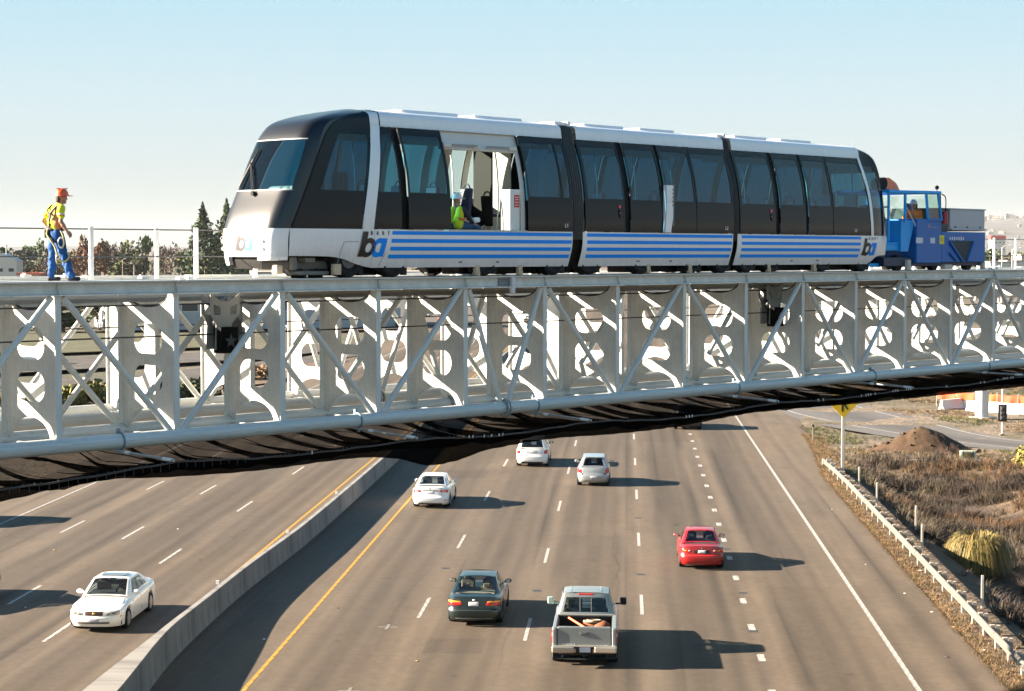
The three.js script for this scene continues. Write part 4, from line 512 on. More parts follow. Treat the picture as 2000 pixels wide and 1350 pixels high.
// ---------------------------------------------------------------- vehicles on the freeway
const carGlass = M(.50, .56, .54, .03, 0, { transmission: 1, thickness: 0 }), darkGlass = M(.22, .25, .25, .03, 0, { transmission: 1, thickness: 0 }), chrome = M(.6, .6, .6, .18, .9), trim = M(.004, .004, .0045, .6), tyreM = M(.005, .005, .005, .9), rimM = M(.42, .43, .45, .35, .7), redLens = M(.50, .012, .012, .15, 0, { clearcoat: .6 }), amberLens = M(.75, .26, .02, .2, 0, { clearcoat: .5 }), clearLens = M(.62, .60, .54, .12, .1, { clearcoat: 1 }), plateM = M(.62, .63, .66, .5), seatTan = M(.33, .26, .18, .8), seatGrey = M(.07, .072, .078, .8), cabin = M(.02, .02, .021, .9);
const paint = (r, g, b, metal = 0) => M(r, g, b, .34, metal, { clearcoat: 1, clearcoatRoughness: .06 });
function wheels(t, list, R, w, hw) { const tg = merged([disc(R, w * .86, 0, 0, 0, 'x', 28), new THREE.TorusGeometry(R - .05, .05, 8, 28).rotateY(Math.PI / 2).translate(w * .4, 0, 0), new THREE.TorusGeometry(R - .05, .05, 8, 28).rotateY(Math.PI / 2).translate(-w * .4, 0, 0)]);
  const sp = []; for (let i = 0; i < 5; i++) sp.push(xf(new THREE.BoxGeometry(.02, R * .6, .06).translate(0, R * .32, 0), 0, 0, 0, i * Math.PI * .4)); const rg = merged([new THREE.TorusGeometry(R * .64, .02, 6, 24).rotateY(Math.PI / 2), disc(.06, .03, 0, 0, 0, 'x', 12), disc(R * .6, .005, -.03, 0, 0, 'x', 20), ...sp]);
  for (const z of list) for (const q of [-1, 1]) { const g = part('wheel', t); g.position.set(q * (hw - w / 2 - .03), R, z); mesh('tyre', tg, tyreM, g); const r = mesh('rim', rg, rimM, g); r.position.x = q * (w / 2 - .01); } }
function hull(o) { // lower body: ring sections along the car, with arches over the wheels
  const { L, W, top, belt, wz, R } = o, hwz = table([[-L / 2, W / 2 * .84], [-L / 2 + .35, W / 2 * .94], [-L / 2 + .9, W / 2 * .99], [0, W / 2], [L / 2 - .9, W / 2 * .99], [L / 2 - .3, W / 2 * .95], [L / 2, W / 2 * .86]]), tp = table(top), bl = table(belt);
  const ring = (z) => { const h = hwz(z), yt = tp(z), ys = Math.min(bl(z), yt - .03); let a = .2; for (const c of wz) { const d = Math.abs(z - c), q = R + .055; if (d < q) a = Math.max(a, R + Math.sqrt(q * q - d * d)); } a = Math.min(a, ys - .08);
    return [[0, .19], [.66 * h, .19], [.665 * h, a], [.955 * h, a + .004], [.985 * h, a + .03], [h, lerp(a, ys, .5)], [.995 * h, lerp(a, ys, .8)], [.972 * h, ys - .015], [.93 * h, ys + .02], [.80 * h, lerp(ys, yt, .6) + .012], [.5 * h, yt - .004], [0, yt]]; };
  const z0 = -L / 2 + .32, z1 = L / 2 - .34, N = 12;
  const g = patch((u, v) => { const z = lerp(z0, z1, v), r = ring(z), k = Math.round(u * (2 * N - 2)); const q = k < N ? r[k] : r[2 * N - 2 - k]; return [(k < N ? 1 : -1) * q[0], q[1], z]; }, 2 * N - 2, 90);
  const nose = (end) => { const zl = end > 0 ? z1 : z0, r = ring(zl), ht = table(r.slice(8).map((q) => [q[0] / r[5][0], q[1]]).reverse()), prof = table(end > 0 ? o.rearProf : o.frontProf), hw = r[5][0];
    const f = (x, y, off = 0) => { const wy = lerp(.93, 1, sstep(.2, .5, y)), d = prof(y) - (o.plan ?? .05) * x * x - .2 * Math.pow(Math.abs(x), 7); return [x * wy * hw * (1 + off * .3), y, end * (L / 2 + d + off)]; };
    const topY = (x) => ht(Math.abs(x)) - .005;
    const face = patch((u, v) => { const x = Math.sin((u - .5) * Math.PI) , y = lerp(.2, topY(x) - .02, v); return f(x, y); }, 30, 16);
    const lip = patch((u, v) => { const x = Math.sin((u - .5) * Math.PI) * .999, a = f(x, topY(x) - .02), b = [x * hw, ht(Math.abs(x)), zl - end * .06]; return [lerp(a[0], b[0], v), lerp(a[1], b[1], Math.min(1, v * 2.2)), lerp(a[2], b[2], v)]; }, 30, 4);
    return { f, face, lip, topY }; };
  return { ring, g, front: nose(-1), rear: nose(1), tp };
}
function greenhouse(t, o, body) {
  const { cf, rf, rr: rb, cr, hb, hr, crown = .05 } = o.gh, glass = o.glass ?? carGlass;
  const face = (A, B, C, D, bul, [u0, u1, v0, v1], splits = [], ins = .006) => { const P = (u, v, k = 0) => { const w = bul * Math.sin(Math.PI * clamp(u)) ** .6 + 0; const p = [0, 1, 2].map((i) => lerp(lerp(A[i], B[i], u), lerp(D[i], C[i], u), v)); const n = V(...B).sub(V(...A)).cross(V(...D).sub(V(...A))).normalize(); const m = w + k; return [p[0] + n.x * m, p[1] + n.y * m, p[2] + n.z * m]; };
    const sub = (a, b, c, d, k = 0, nu = 6, nv = 6) => patch((u, v) => P(lerp(a, b, u), lerp(c, d, v), k), nu, nv); const cols = [u0, ...splits.flatMap((s) => [s - .018, s + .018]), u1], fr = [sub(0, 1, 0, v0, 0, 10, 2), sub(0, 1, v1, 1, 0, 10, 2), sub(0, u0, v0, v1, 0, 3, 6), sub(u1, 1, v0, v1, 0, 3, 6)], panes = [], posts = []; for (let i = 0; i < cols.length; i += 2) panes.push(sub(cols[i], cols[i + 1], v0, v1, -ins, 6, 4)); for (let i = 1; i < cols.length - 1; i += 2) posts.push(sub(cols[i], cols[i + 1], v0, v1, .002, 1, 4)); return { fr, panes, posts, sub }; };
  const fb = hb * (o.gh.fw ?? .93), bb = hb * (o.gh.bw ?? .91), ft = hr * .97, bt = hr * .93;
  const Fw = face([fb, cf[1], cf[0]], [-fb, cf[1], cf[0]], [-ft, rf[1], rf[0]], [ft, rf[1], rf[0]], .05, [.045, .955, .05, .94]), Bw = face([-bb, cr[1], cr[0]], [bb, cr[1], cr[0]], [bt, rb[1], rb[0]], [-bt, rb[1], rb[0]], .05, o.gh.back ?? [.045, .955, .07, .93]);
  const out = [...Fw.fr, ...Bw.fr];
  mesh('windscreen', Fw.panes, glass, t); mesh('rear_window', Bw.panes, o.rearGlass ?? glass, t);
  for (const q of [-1, 1]) { const A = [q * hb, cf[1] - .02, cf[0] + .1], B = [q * hb, cr[1] - .02, cr[0] - .12], C = [q * hr, rb[1], rb[0]], D = [q * hr, rf[1], rf[0]]; const S = q > 0 ? face(B, A, D, C, .03, [.16, .93, .10, .90], o.gh.split ?? [.36, .62]) : face(A, B, C, D, .03, [.07, .84, .10, .90], (o.gh.split ?? [.36, .62]).map((x) => 1 - x).reverse());
    out.push(...S.fr); S.panes.forEach((p) => mesh('side_window', p, glass, t)); mesh('window_pillar', S.posts, trim, t);
    out.push(quad(A, [q * fb, cf[1], cf[0]], [q * ft, rf[1], rf[0]], D), quad(B, [q * bb, cr[1], cr[0]], [q * bt, rb[1], rb[0]], C)); }
  mesh('roof', [patch((u, v) => { const x = lerp(-1, 1, u), z = lerp(rf[0], rb[0], v), k = Math.abs(x), e = lerp(ft, hr, Math.sin(Math.PI * clamp(v, .0, 1)) ** .4); return [x * e, lerp(rf[1], rb[1], v) + crown * (1 - k ** 4) * (.55 + .45 * Math.sin(Math.PI * v)) - .0, z]; }, 14, 10)], o.roofM ?? o.m, t);
  mesh('window_frame', out, o.m, t);
  mesh('cabin_floor', [quad([-hb * .9, cf[1] - .03, cf[0]], [hb * .9, cf[1] - .03, cf[0]], [hb * .86, cr[1] - .05 + .0, cr[0] - .1], [-hb * .86, cr[1] - .05, cr[0] - .1])], cabin, t);
  const sm = o.seat ?? seatGrey, y0 = cf[1] - .1, zF = lerp(cf[0], cr[0], .42), zR = lerp(cf[0], cr[0], .76), H = rf[1];
  for (const x of [-.36, .36]) mesh('front_seat', [rbox(.46, .42, .14, .05, x, y0 + .2, zF, -.2), rbox(.26, .17, .1, .04, x, Math.min(H - .1, y0 + .52), zF + .08)], sm, t);
  mesh('rear_seat', [rbox(hb * 1.55, .3, .16, .06, 0, y0 + .12, zR, -.25), rbox(.24, .13, .09, .04, -.34, y0 + .34, zR + .05), rbox(.24, .13, .09, .04, .34, y0 + .34, zR + .05)], sm, t);
  mesh('parcel_shelf', rbox(hb * 1.6, .02, Math.max(.2, cr[0] - zR), .01, 0, cr[1] - .02, (cr[0] + zR) / 2 + .05), o.shelf ?? sm, t);
  mesh('steering_wheel', new THREE.TorusGeometry(.17, .018, 6, 18).rotateX(-.4).translate(-.36, y0 + .14, zF - .5), cabin, t);
  if (o.driver !== false) { const d = mesh('driver_figure', [ball(.105, -.36, y0 + .5, zF - .08, .85, 1.1, .95), ball(.2, -.36, y0 + .14, zF - .06, 1.05, 1.1, .6)], o.driverM ?? M(.10, .07, .055, .8), t); }
}
function mirrors(t, o, m = o.m) { const { cf, hb } = o.gh; for (const q of [-1, 1]) { mesh('wing_mirror', [ball(.13, q * (hb + .15), cf[1] + .09, cf[0] + .38, .9, .6, .5), rbox(.14, .05, .06, .02, q * (hb + .06), cf[1] + .05, cf[0] + .38)], m, t); mesh('mirror_glass', [disc(.07, .004, q * (hb + .15), cf[1] + .09, cf[0] + .447)], chrome, t); } }
function vehicle(name, label, category, o) {
  const t = thing(name, label, category), b = hull(o);
  mesh('body', [b.g, b.front.face, b.front.lip, b.rear.face, b.rear.lip], o.m, t);
  greenhouse(t, o, b); mirrors(t, o, o.mirror ?? o.m); wheels(t, o.wz, o.R, o.tw ?? .2, o.W / 2);
  const on = (e, nm, rects, m, off = .012) => rects.forEach(([x0, x1, y0, y1, ya = y0, yb = y1]) => mesh(nm, patch((u, v) => e.f(lerp(x0, x1, u), lerp(lerp(y0, ya, u), lerp(y1, yb, u), v), off * Math.min(1, 4 * Math.min(u, 1 - u, v, 1 - v) + .35)), 8, 6), m, t));
  on(b.rear, 'boot_gap', [[-.615, -.603, .63, .93], [.603, .615, .63, .93]], M(.05, .05, .05, .7), .004);
  for (const d of o.rear ?? []) on(b.rear, ...d); for (const d of o.front ?? []) on(b.front, ...d);
  mesh('underbody', rbox(o.W * .86, .14, o.L - .7, .04, 0, .24, 0), trim, t);
  for (const q of [-1, 1]) mesh('door_line', [tube([q * (o.W / 2 - .004), .35, .08], [q * (o.W / 2 - .012), .84, .02], .005, 4), tube([q * (o.W / 2 - .004), .35, -.95], [q * (o.W / 2 - .014), .82, -.9], .005, 4)], trim, t);
  if (o.extra) o.extra(t, b);
  return t;
}
const P2 = (y0, y1) => [-.13, .13, y0, y1];
const sedanRear = [[.2, -.12], [.3, -.02], [.42, 0], [.55, -.005], [.60, -.05], [.75, -.07], [.95, -.10], [1.1, -.13]], sedanFront = [[.2, -.08], [.32, 0], [.5, 0], [.56, -.03], [.66, -.06], [.8, -.16], [.95, -.3]];
const sedan = (o) => ({ L: 4.5, W: 1.76, R: .31, wz: [-1.38, 1.28], belt: [[-2.3, .62], [-1.4, .80], [0, .87], [1.5, .92], [2.3, .88]], top: [[-2.3, .62], [-2.0, .72], [-1.5, .83], [-1.0, .90], [1.3, .97], [1.6, 1.02], [2.05, 1.04], [2.3, 1.0]], rearProf: sedanRear, frontProf: sedanFront, gh: { cf: [-1.0, .92], rf: [-.28, 1.41], rr: [.85, 1.40], cr: [1.62, 1.03], hb: .77, hr: .585 }, ...o });
const white1 = paint(.78, .78, .77), white2 = paint(.80, .78, .72), white3 = paint(.74, .74, .72), silver1 = paint(.33, .35, .36, .4), red1 = M(.27, .004, .006, .34, 0, { clearcoat: .6, clearcoatRoughness: .06 }), green1 = M(.004, .012, .012, .34, 0, { clearcoat: .55, clearcoatRoughness: .08 }), dark1 = paint(.02, .02, .022, .2), silver2 = M(.21, .235, .24, .36, .3, { clearcoat: .6, clearcoatRoughness: .1 });
const corolla = vehicle('sedan', 'white sedan with red tail lights beside the yellow line, nearest the median', 'car', sedan({ m: white1, rear: [['tail_light', [[-.97, -.52, .76, .90, .80, .87], [.52, .97, .80, .87, .76, .90]], redLens, .014], ['tail_lens', [[-.86, -.66, .80, .85], [.66, .86, .80, .85]], clearLens, .018], ['trunk_strip', [[-.42, .42, .86, .885]], M(.2, .2, .2, .3, .6), .012], ['number_plate', [[-.2, .2, .72, .84]], plateM, .01], ['bumper_groove', [[-.95, .95, .595, .61]], M(.25, .25, .25, .6), .004], ['reflector', [[-.93, -.8, .40, .44], [.8, .93, .40, .44]], redLens, .01], ['rear_valance', [[-.7, .7, .2, .27]], trim, .01]], extra: (t, b) => mesh('boot_lid_edge', [tube([-.62, 1.045, 1.98], [.62, 1.045, 1.98], .012, 6), disc(.045, .012, 0, .94, 2.18)], M(.55, .55, .55, .3, .3), t) }));
onRoad(corolla, -9.1, 89.25);
const redCar = vehicle('sedan', 'red sedan with a dark number plate recess beside the dotted lane line', 'car', sedan({ L: 4.39, W: 1.70, m: red1, R: .29, wz: [-1.35, 1.25], top: [[-2.2, .58], [-1.9, .67], [-1.0, .84], [1.2, .89], [1.6, .94], [2.0, .95], [2.2, .91]], belt: [[-2.2, .56], [-1, .76], [1.5, .85], [2.2, .80]], gh: { cf: [-.95, .86], rf: [-.22, 1.31], rr: [.66, 1.31], cr: [1.38, .94], hb: .74, hr: .55 }, roofM: red1, mirror: paint(.15, .02, .02), rear: [['tail_light', [[-.97, -.5, .70, .80], [.5, .97, .70, .80]], redLens, .014], ['tail_lens', [[-.86, -.68, .725, .775], [.68, .86, .725, .775]], amberLens, .018], ['reverse_lens', [[-.64, -.54, .725, .775], [.54, .64, .725, .775]], clearLens, .018], ['plate_recess', [[-.36, .36, .655, .775]], trim, .012], ['number_plate', [[-.2, .2, .66, .77]], plateM, .02], ['bumper_edge', [[-.97, .97, .565, .59]], paint(.55, .03, .03), .012]], extra: (t) => mesh('boot_badge', [disc(.035, .01, 0, .84, 2.115)], chrome, t) }));
onRoad(redCar, 2.93, 72.9);
const greenCar = vehicle('sedan', 'dark green sedan with amber and red tail lights left of the pickup truck', 'car', sedan({ L: 4.79, W: 1.78, m: green1, seat: seatTan, shelf: M(.3, .28, .24, .8), top: [[-2.4, .60], [-2.1, .72], [-1.1, .90], [1.35, .95], [1.7, 1.0], [2.2, 1.01], [2.4, .97]], belt: [[-2.4, .6], [-1.2, .80], [1.6, .91], [2.4, .86]], wz: [-1.42, 1.3], gh: { cf: [-1.02, .91], rf: [-.22, 1.39], rr: [.85, 1.39], cr: [1.66, 1.0], hb: .78, hr: .60 }, rear: [['tail_light', [[-.98, -.46, .70, .785], [.46, .98, .70, .785]], redLens, .016], ['indicator', [[-.98, -.5, .79, .855, .79, .84], [.5, .98, .79, .84, .79, .855]], amberLens, .016], ['number_plate', [[-.2, .18, .69, .82]], plateM, .012], ['boot_badge', [[-.05, .05, .855, .90]], M(.75, .75, .75, .3), .014], ['bumper_strip', [[-.98, .98, .545, .56]], M(.05, .06, .06, .4), .016], ['bumper_sill', [[-.95, .95, .27, .30]], M(.12, .14, .14, .4), .012]] }));
onRoad(greenCar, -4.83, 61.9);
const hatchProf = [[.2, -.12], [.3, -.02], [.42, 0], [.58, 0], [.64, -.05], [.85, -.08], [1.05, -.13]];
const yaris = vehicle('hatchback', 'small silver hatchback with tall red tail lights in the middle lanes', 'car', sedan({ L: 3.82, W: 1.70, m: silver1, R: .3, wz: [-1.22, 1.24], tw: .18, plan: .1, top: [[-1.92, .66], [-1.5, .84], [-1.0, .96], [1.2, 1.0], [1.75, 1.0], [1.92, .97]], belt: [[-1.92, .64], [-1, .86], [1.4, .95], [1.92, .92]], rearProf: hatchProf, gh: { cf: [-1.0, .96], rf: [-.2, 1.48], rr: [1.28, 1.44], cr: [1.70, .99], hb: .76, hr: .56, bw: .90, back: [.1, .9, .08, .88], split: [.4, .66] }, rearGlass: darkGlass, mirror: M(.3, .33, .33, .3), rear: [['tail_light', [[-.97, -.74, .70, .98, .64, .86], [.74, .97, .64, .86, .70, .98]], redLens, .02], ['tail_lens', [[-.78, -.66, .6, .68], [.66, .78, .6, .68]], M(.05, .07, .08, .2), .014], ['hatch_edge', [[-.64, .64, .60, .625]], M(.16, .17, .18, .4), .01], ['number_plate', [[-.2, .2, .43, .54]], plateM, .014], ['badge', [[-.06, .06, .80, .84]], chrome, .012]], extra: (t) => mesh('roof_lip', rbox(.9, .03, .14, .015, 0, 1.46, 1.34), silver1, t) }));
onRoad(yaris, -1.6, 97.75);
const wagonO = (o) => sedan({ L: 4.55, W: 1.82, m: white3, R: .33, wz: [-1.38, 1.36], top: [[-2.28, .74], [-1.9, .90], [-1.2, 1.03], [1.2, 1.06], [2.1, 1.06], [2.28, 1.03]], belt: [[-2.28, .72], [-1.2, .92], [1.5, 1.0], [2.28, .98]], rearProf: [[.2, -.12], [.32, -.02], [.5, 0], [.62, 0], [.68, -.05], [.9, -.07], [1.1, -.11]], gh: { cf: [-1.15, 1.02], rf: [-.3, 1.58], rr: [1.86, 1.56], cr: [2.12, 1.05], hb: .82, hr: .64, bw: .9, back: [.07, .93, .06, .86], split: [.3, .6] }, rearGlass: darkGlass, rear: [['tail_light', [[-.98, -.76, .74, 1.0, .76, .9], [.76, .98, .76, .9, .74, 1.0]], redLens, .018], ['plate_recess', [[-.34, .34, .80, .95]], M(.45, .46, .45, .5), .008], ['number_plate', [[-.2, .2, .80, .91]], plateM, .014], ['bumper_groove', [[-.8, .8, .64, .665]], M(.2, .21, .22, .5), .008], ['rear_valance', [[-.75, .75, .2, .3]], trim, .01]], ...o });
const wagon = vehicle('estate_car', 'white estate car half hidden under the black netting', 'car', wagonO({ mirror: trim })); onRoad(wagon, -5.17, 106.5);
const suv = vehicle('off_road_car', 'dark off-road car almost hidden behind the netting near the dotted lane line', 'car', wagonO({ m: dark1, R: .38, W: 1.9 })); onRoad(suv, 4.28, 128.9);
const lexus = vehicle('sedan', 'white sedan with a sunroof driving towards the viewer left of the barrier', 'car', sedan({ L: 4.8, W: 1.80, m: white2, seat: seatTan, glass: darkGlass, driverM: M(.35, .27, .16, .8), R: .32, wz: [-1.45, 1.35], plan: .12, top: [[-2.4, .62], [-2.1, .72], [-1.6, .83], [-1.05, .93], [1.3, .98], [1.7, 1.02], [2.2, 1.03], [2.4, .98]], belt: [[-2.4, .6], [-1.4, .80], [1.5, .93], [2.4, .88]], gh: { cf: [-1.02, .94], rf: [-.22, 1.40], rr: [.85, 1.40], cr: [1.75, 1.02], hb: .79, hr: .60, crown: .06 }, front: [['grille', [[-.34, .34, .56, .69]], M(.06, .03, .025, .4, .4), .018], ['grille_badge', [[-.06, .06, .60, .66]], M(.7, .45, .1, .3, .6), .03], ['headlamp', [[-.93, -.42, .57, .72, .56, .64], [.42, .93, .56, .64, .57, .72]], M(.34, .32, .27, .12, .2, { clearcoat: 1 }), .02], ['lamp_bowl', [[-.84, -.66, .6, .66], [-.6, -.48, .585, .63], [.66, .84, .6, .66], [.48, .6, .585, .63]], M(.10, .09, .07, .15, .3), .026], ['indicator', [[-.99, -.93, .5, .55], [.93, .99, .5, .55]], amberLens, .012], ['number_plate', [[-.21, .21, .36, .47]], M(.3, .31, .36, .5), .02], ['lower_intake', [[-.62, .66, .30, .37]], M(.12, .11, .09, .6), .006], ['bumper_line', [[-.95, .95, .465, .48]], M(.5, .48, .42, .5), .006]],
  extra: (t) => { mesh('sunroof', rbox(.84, .012, .5, .02, 0, 1.46, .15), M(.03, .035, .07, .06, 0, { clearcoat: 1 }), t); mesh('bonnet_crease', [-1, 1].map((q) => path([[q * .62, .93, -1.1], [q * .56, .88, -1.6], [q * .42, .74, -2.1]], .006, 14, 5)), M(.5, .48, .44, .5), t);} }));
onRoad(lexus, -16.76, 60.25, 0, Math.PI);
{ // pickup truck with an open bed
  const t = thing('pickup_truck', 'silver pickup truck with an open bed beside the dark green car', 'pickup truck'), m = silver2, mL = M(.20, .20, .195, .45, .2);
  const o = { L: 5.6, W: 1.96, R: .38, wz: [-1.85, 1.72], top: [[-2.8, .95], [-2.5, 1.06], [-1.4, 1.12], [.9, 1.12], [2.8, 1.12]], belt: [[-2.8, .92], [2.8, 1.02]], rearProf: [[0, 0], [2, 0]], frontProf: [[.2, -.06], [.5, 0], [.7, -.02], [1.1, -.1]], m };
  const b = hull(o), p = b.g.attributes.position; // open the top over the bed
  const ix = [...b.g.index.array], keep = []; for (let i = 0; i < ix.length; i += 3) { const c = [0, 1, 2].map((k) => [p.getX(ix[i + k]), p.getY(ix[i + k]), p.getZ(ix[i + k])]); const zc = (c[0][2] + c[1][2] + c[2][2]) / 3, yc = Math.min(c[0][1], c[1][1], c[2][1]), xc = Math.max(...c.map((q) => Math.abs(q[0]))); if (zc > .78 && yc > .95 && xc < .93) continue; if (zc > 2.42) continue; keep.push(ix[i], ix[i + 1], ix[i + 2]); } b.g.setIndex(keep); b.g.computeVertexNormals();
  mesh('body', [b.g, b.front.face, b.front.lip], m, t);
  for (const q of [-1, 1]) { mesh('bed_side', [rbox(.13, .62, 2.02, .04, q * .865, .86, 1.76, 0, 0, 0, 3), rbox(.1, .05, 2.0, .02, q * .87, 1.16, 1.76)], m, t); mesh('corner_panel', rbox(.16, .70, .22, .05, q * .86, .84, 2.62, 0, 0, 0, 3), m, t);
    const tl = part('tail_light', t); mesh('tail_lens', rbox(.15, .40, .05, .02, q * .885, .93, 2.725), redLens, tl); mesh('reverse_lens', rbox(.11, .12, .02, .02, q * .885, .98, 2.748), M(.6, .5, .48, .2), tl); }
  mesh('tailgate', [rbox(1.56, .60, .09, .03, 0, .90, 2.70, 0, 0, 0, 3), rbox(1.5, .05, .1, .02, 0, 1.185, 2.69)], m, t); mesh('tailgate_handle', [rbox(.26, .1, .02, .02, 0, 1.02, 2.752), rbox(.16, .045, .03, .01, 0, 1.02, 2.757)], M(.12, .13, .13, .4, .3), t);
  const g = letters('TUNDRA', .062, .006, .068); mesh('lettering', g.rotateY(0).translate(-.66, .665, 2.746), M(.7, .7, .7, .3, .5), t); mesh('tailgate_badge', box(.12, .03, .006, .64, .68, 2.748), chrome, t);
  mesh('bed_floor', [box(1.62, .04, 2.0, 0, .62, 1.7)], trim, t); mesh('bed_panel', box(1.62, .5, .04, 0, .88, .76), trim, t); mesh('bed_front', [rbox(1.72, .06, .1, .02, 0, 1.17, .77)], mL, t); mesh('bed_liner', [box(.03, .5, 1.95, .79, .86, 1.72), box(.03, .5, 1.95, -.79, .86, 1.72)], trim, t);
  mesh('step_bumper', [rbox(.66, .2, .2, .05, -.62, .56, 2.78, 0, .06), rbox(.66, .2, .2, .05, .62, .56, 2.78, 0, -.06), rbox(.7, .13, .12, .03, 0, .52, 2.74), rbox(1.86, .04, .22, .02, 0, .655, 2.74)], M(.55, .50, .42, .22, .7), t); mesh('number_plate', box(.32, .16, .01, .02, .56, 2.812), plateM, t); mesh('plate_recess', [rbox(.5, .2, .02, .02, 0, .55, 2.795)], trim, t); mesh('tow_hitch', [rbox(.08, .08, .2, .02, 0, .38, 2.7), disc(.05, .12, -.2, .56, 2.79)], trim, t);
  greenhouse(t, { m, gh: { cf: [-1.35, 1.12], rf: [-.55, 1.78], rr: [.52, 1.78], cr: [.74, 1.14], hb: .87, hr: .69, bw: .92, crown: .07, back: [.06, .94, .16, .82], split: [.42] }, rearGlass: darkGlass, seat: seatGrey }, b);
  mesh('slider_frame', [-.17, .17].map((x) => tube([x, 1.24, .745], [x, 1.66, .60], .014, 5)), trim, t); mesh('brake_lamp', rbox(.46, .075, .05, .03, 0, 1.755, .56), redLens, t);
  for (const x of [-.45, .45]) mesh('roof_rib', tube([x, 1.835, -.4], [x, 1.83, .4], .012, 5), M(.25, .27, .28, .4), t);
  for (const q of [-1, 1]) mesh('wing_mirror', [rbox(.2, .24, .12, .05, q * 1.12, 1.3, -.9), rbox(.16, .05, .06, .02, q * .95, 1.22, -.9)], q < 0 ? M(.35, .5, .46, .15, .4) : trim, t);
  wheels(t, o.wz, o.R, .25, o.W / 2); mesh('underbody', [rbox(1.5, .2, 4.8, .04, 0, .40, 0), tube([-.75, .36, 1.72], [.75, .36, 1.72], .07, 8)], trim, t); mesh('mud_flap', [-1, 1].map((q) => box(.26, .3, .02, q * .8, .32, 2.18)), trim, t);
  onRoad(t, -1.15, 56.6);
  const tool = thing('long_handled_tool', 'red-handled tool lying in the bed of the pickup truck', 'tool'); mesh('handle', tube([-.5, 1.12, .95], [.05, 1.0, 1.95], .035, 8), M(.75, .14, .07, .5), tool); mesh('blade', rbox(.2, .03, .3, .01, .08, .99, 2.05), trim, tool); onRoad(tool, -1.15, 56.6);
  const sack = thing('sack', 'brown sack lying in the bed of the pickup truck', 'sack'); mesh('sack_body', [ball(.3, .2, .82, 1.15, 1.5, .85, 1), ball(.24, .5, .92, 1.3, 1.1, .8, 1)], M(.20, .07, .03, .9), sack); mesh('rope_coil', [new THREE.TorusGeometry(.25, .025, 6, 20).rotateX(1.5).translate(.2, 1.07, 1.15), new THREE.TorusGeometry(.2, .025, 6, 20).rotateX(1.45).translate(.25, 1.1, 1.2)], M(.35, .28, .2, .9), sack); onRoad(sack, -1.15, 56.6);
}
// two vehicles beyond the left edge of the frame, of which the photograph shows the shadows
onRoad(copy(greenCar, 'dark sedan beyond the left edge whose long shadow reaches the white sedan'), -23.0, 62.8, 0, Math.PI);
onRoad(copy(yaris, 'small hatchback beyond the left edge whose shadow crosses the white edge line'), -29.4, 81.6, 0, Math.PI);
// ---------------------------------------------------------------- right-hand roadside
const galv = M(.19, .185, .17, .65, .1, { map: steelTex }), woodGrey = M(.32, .28, .23, .9), postPale = M(.55, .50, .42, .8);
{
  const t = new THREE.Group(); t.name = 'guardrail'; t.rotation.y = -FA; scene.add(t); tag(t, 'weathered steel guardrail along the dry grass at the right shoulder', 'guardrail');
  const X = (d) => 11.14 - .1 * sstep(92, 103, d), Y = (d) => .40 + .32 * (1 - .25 * sstep(98, 104, d)), prof = [[0, -.125], [.03, -.12], [.085, -.08], [.085, -.05], [.0, -.015], [.0, .015], [.085, .05], [.085, .08], [.03, .12], [0, .125]].map(([x, y]) => [-x, y]);
  for (let d = 26; d < 104; d += 7.62) { const e = Math.min(d + 7.62, 104.2); mesh('rail_panel', patch((u, v) => { const q = lerp(d, e - .01, v), k = Math.round(u * 9), f = lerp(.012, 0, v); return [X(q) + prof[k][0] - f, Y(q) - .17 + prof[k][1], -q]; }, 9, 8), galv, t); }
  mesh('end_terminal', [rbox(.12, .34, .5, .03, 11.0, .42, -104.3)], galv, t);
  for (let d = 27; d < 104; d += 1.905) { mesh('rail_post', rbox(.15, .85, .15, .01, X(d) + .24, .26, -d, 0, 0, 0, 1), woodGrey, t); mesh('block_out', rbox(.15, .33, .14, .01, X(d) + .09, .54, -d, 0, 0, 0, 1), woodGrey, t); }
}
{ // short white delineator posts behind the rail
  const a = thing('delineator_post', 'short pale marker post standing behind the guardrail', 'marker post', 'marker posts behind the guardrail'); mesh('stake', rbox(.09, 1.25, .035, .01, 0, .5, 0), postPale, a); mesh('reflector', rbox(.075, .12, .01, .004, 0, 1.0, .024), M(.6, .6, .55, .4), a);
  [[11.95, 96], [12.0, 89.6], [12.75, 82.5], [12.0, 76], [12.15, 64]].forEach(([x, d], i) => onRoad(tag(i ? copy(a) : a, 'short pale marker post behind the guardrail, ' + ORD[i] + ' from the yellow sign'), x, d, zd(x, d)));
}
{ const t = thing('delineator_post', 'thin dark-topped marker post at the corner of the ramp nose', 'marker post'); mesh('stake', rbox(.08, 1.0, .03, .01, 0, .5, 0), woodGrey, t); mesh('cap', rbox(.12, .16, .06, .02, 0, 1.0, 0), trim, t); onRoad(t, 11.95, 119.6, 0); }
{ // yellow diamond warning sign
  const t = thing('road_sign', 'yellow diamond merge sign on a tall post at the start of the guardrail', 'road sign'); onRoad(t, 11.85, 102.4, 0);
  mesh('sign_post', [rbox(.16, 4.2, .16, .015, 0, 2.1, 0, 0, 0, 0, 1)], M(.46, .43, .37, .85), t);
  const d = .87, s = new THREE.Shape(); s.moveTo(0, -d); s.lineTo(d, 0); s.lineTo(0, d); s.lineTo(-d, 0); s.closePath();
  mesh('sign_plate', extr(s, .012, .01).translate(0, 3.92, .09), M(.50, .33, .004, .45), t);
  mesh('merge_symbol', [box(.11, .95, .006, -.05, 3.86, .114), extr(shape([[-.25, 4.28], [.15, 4.28], [-.05, 4.6]]), .006).translate(0, 0, .111), extr(shape([[.0, 3.78], [.0, 3.95], [.26, 3.55], [.2, 3.47]]), .0052).translate(0, 0, .111)], trim, t);
}
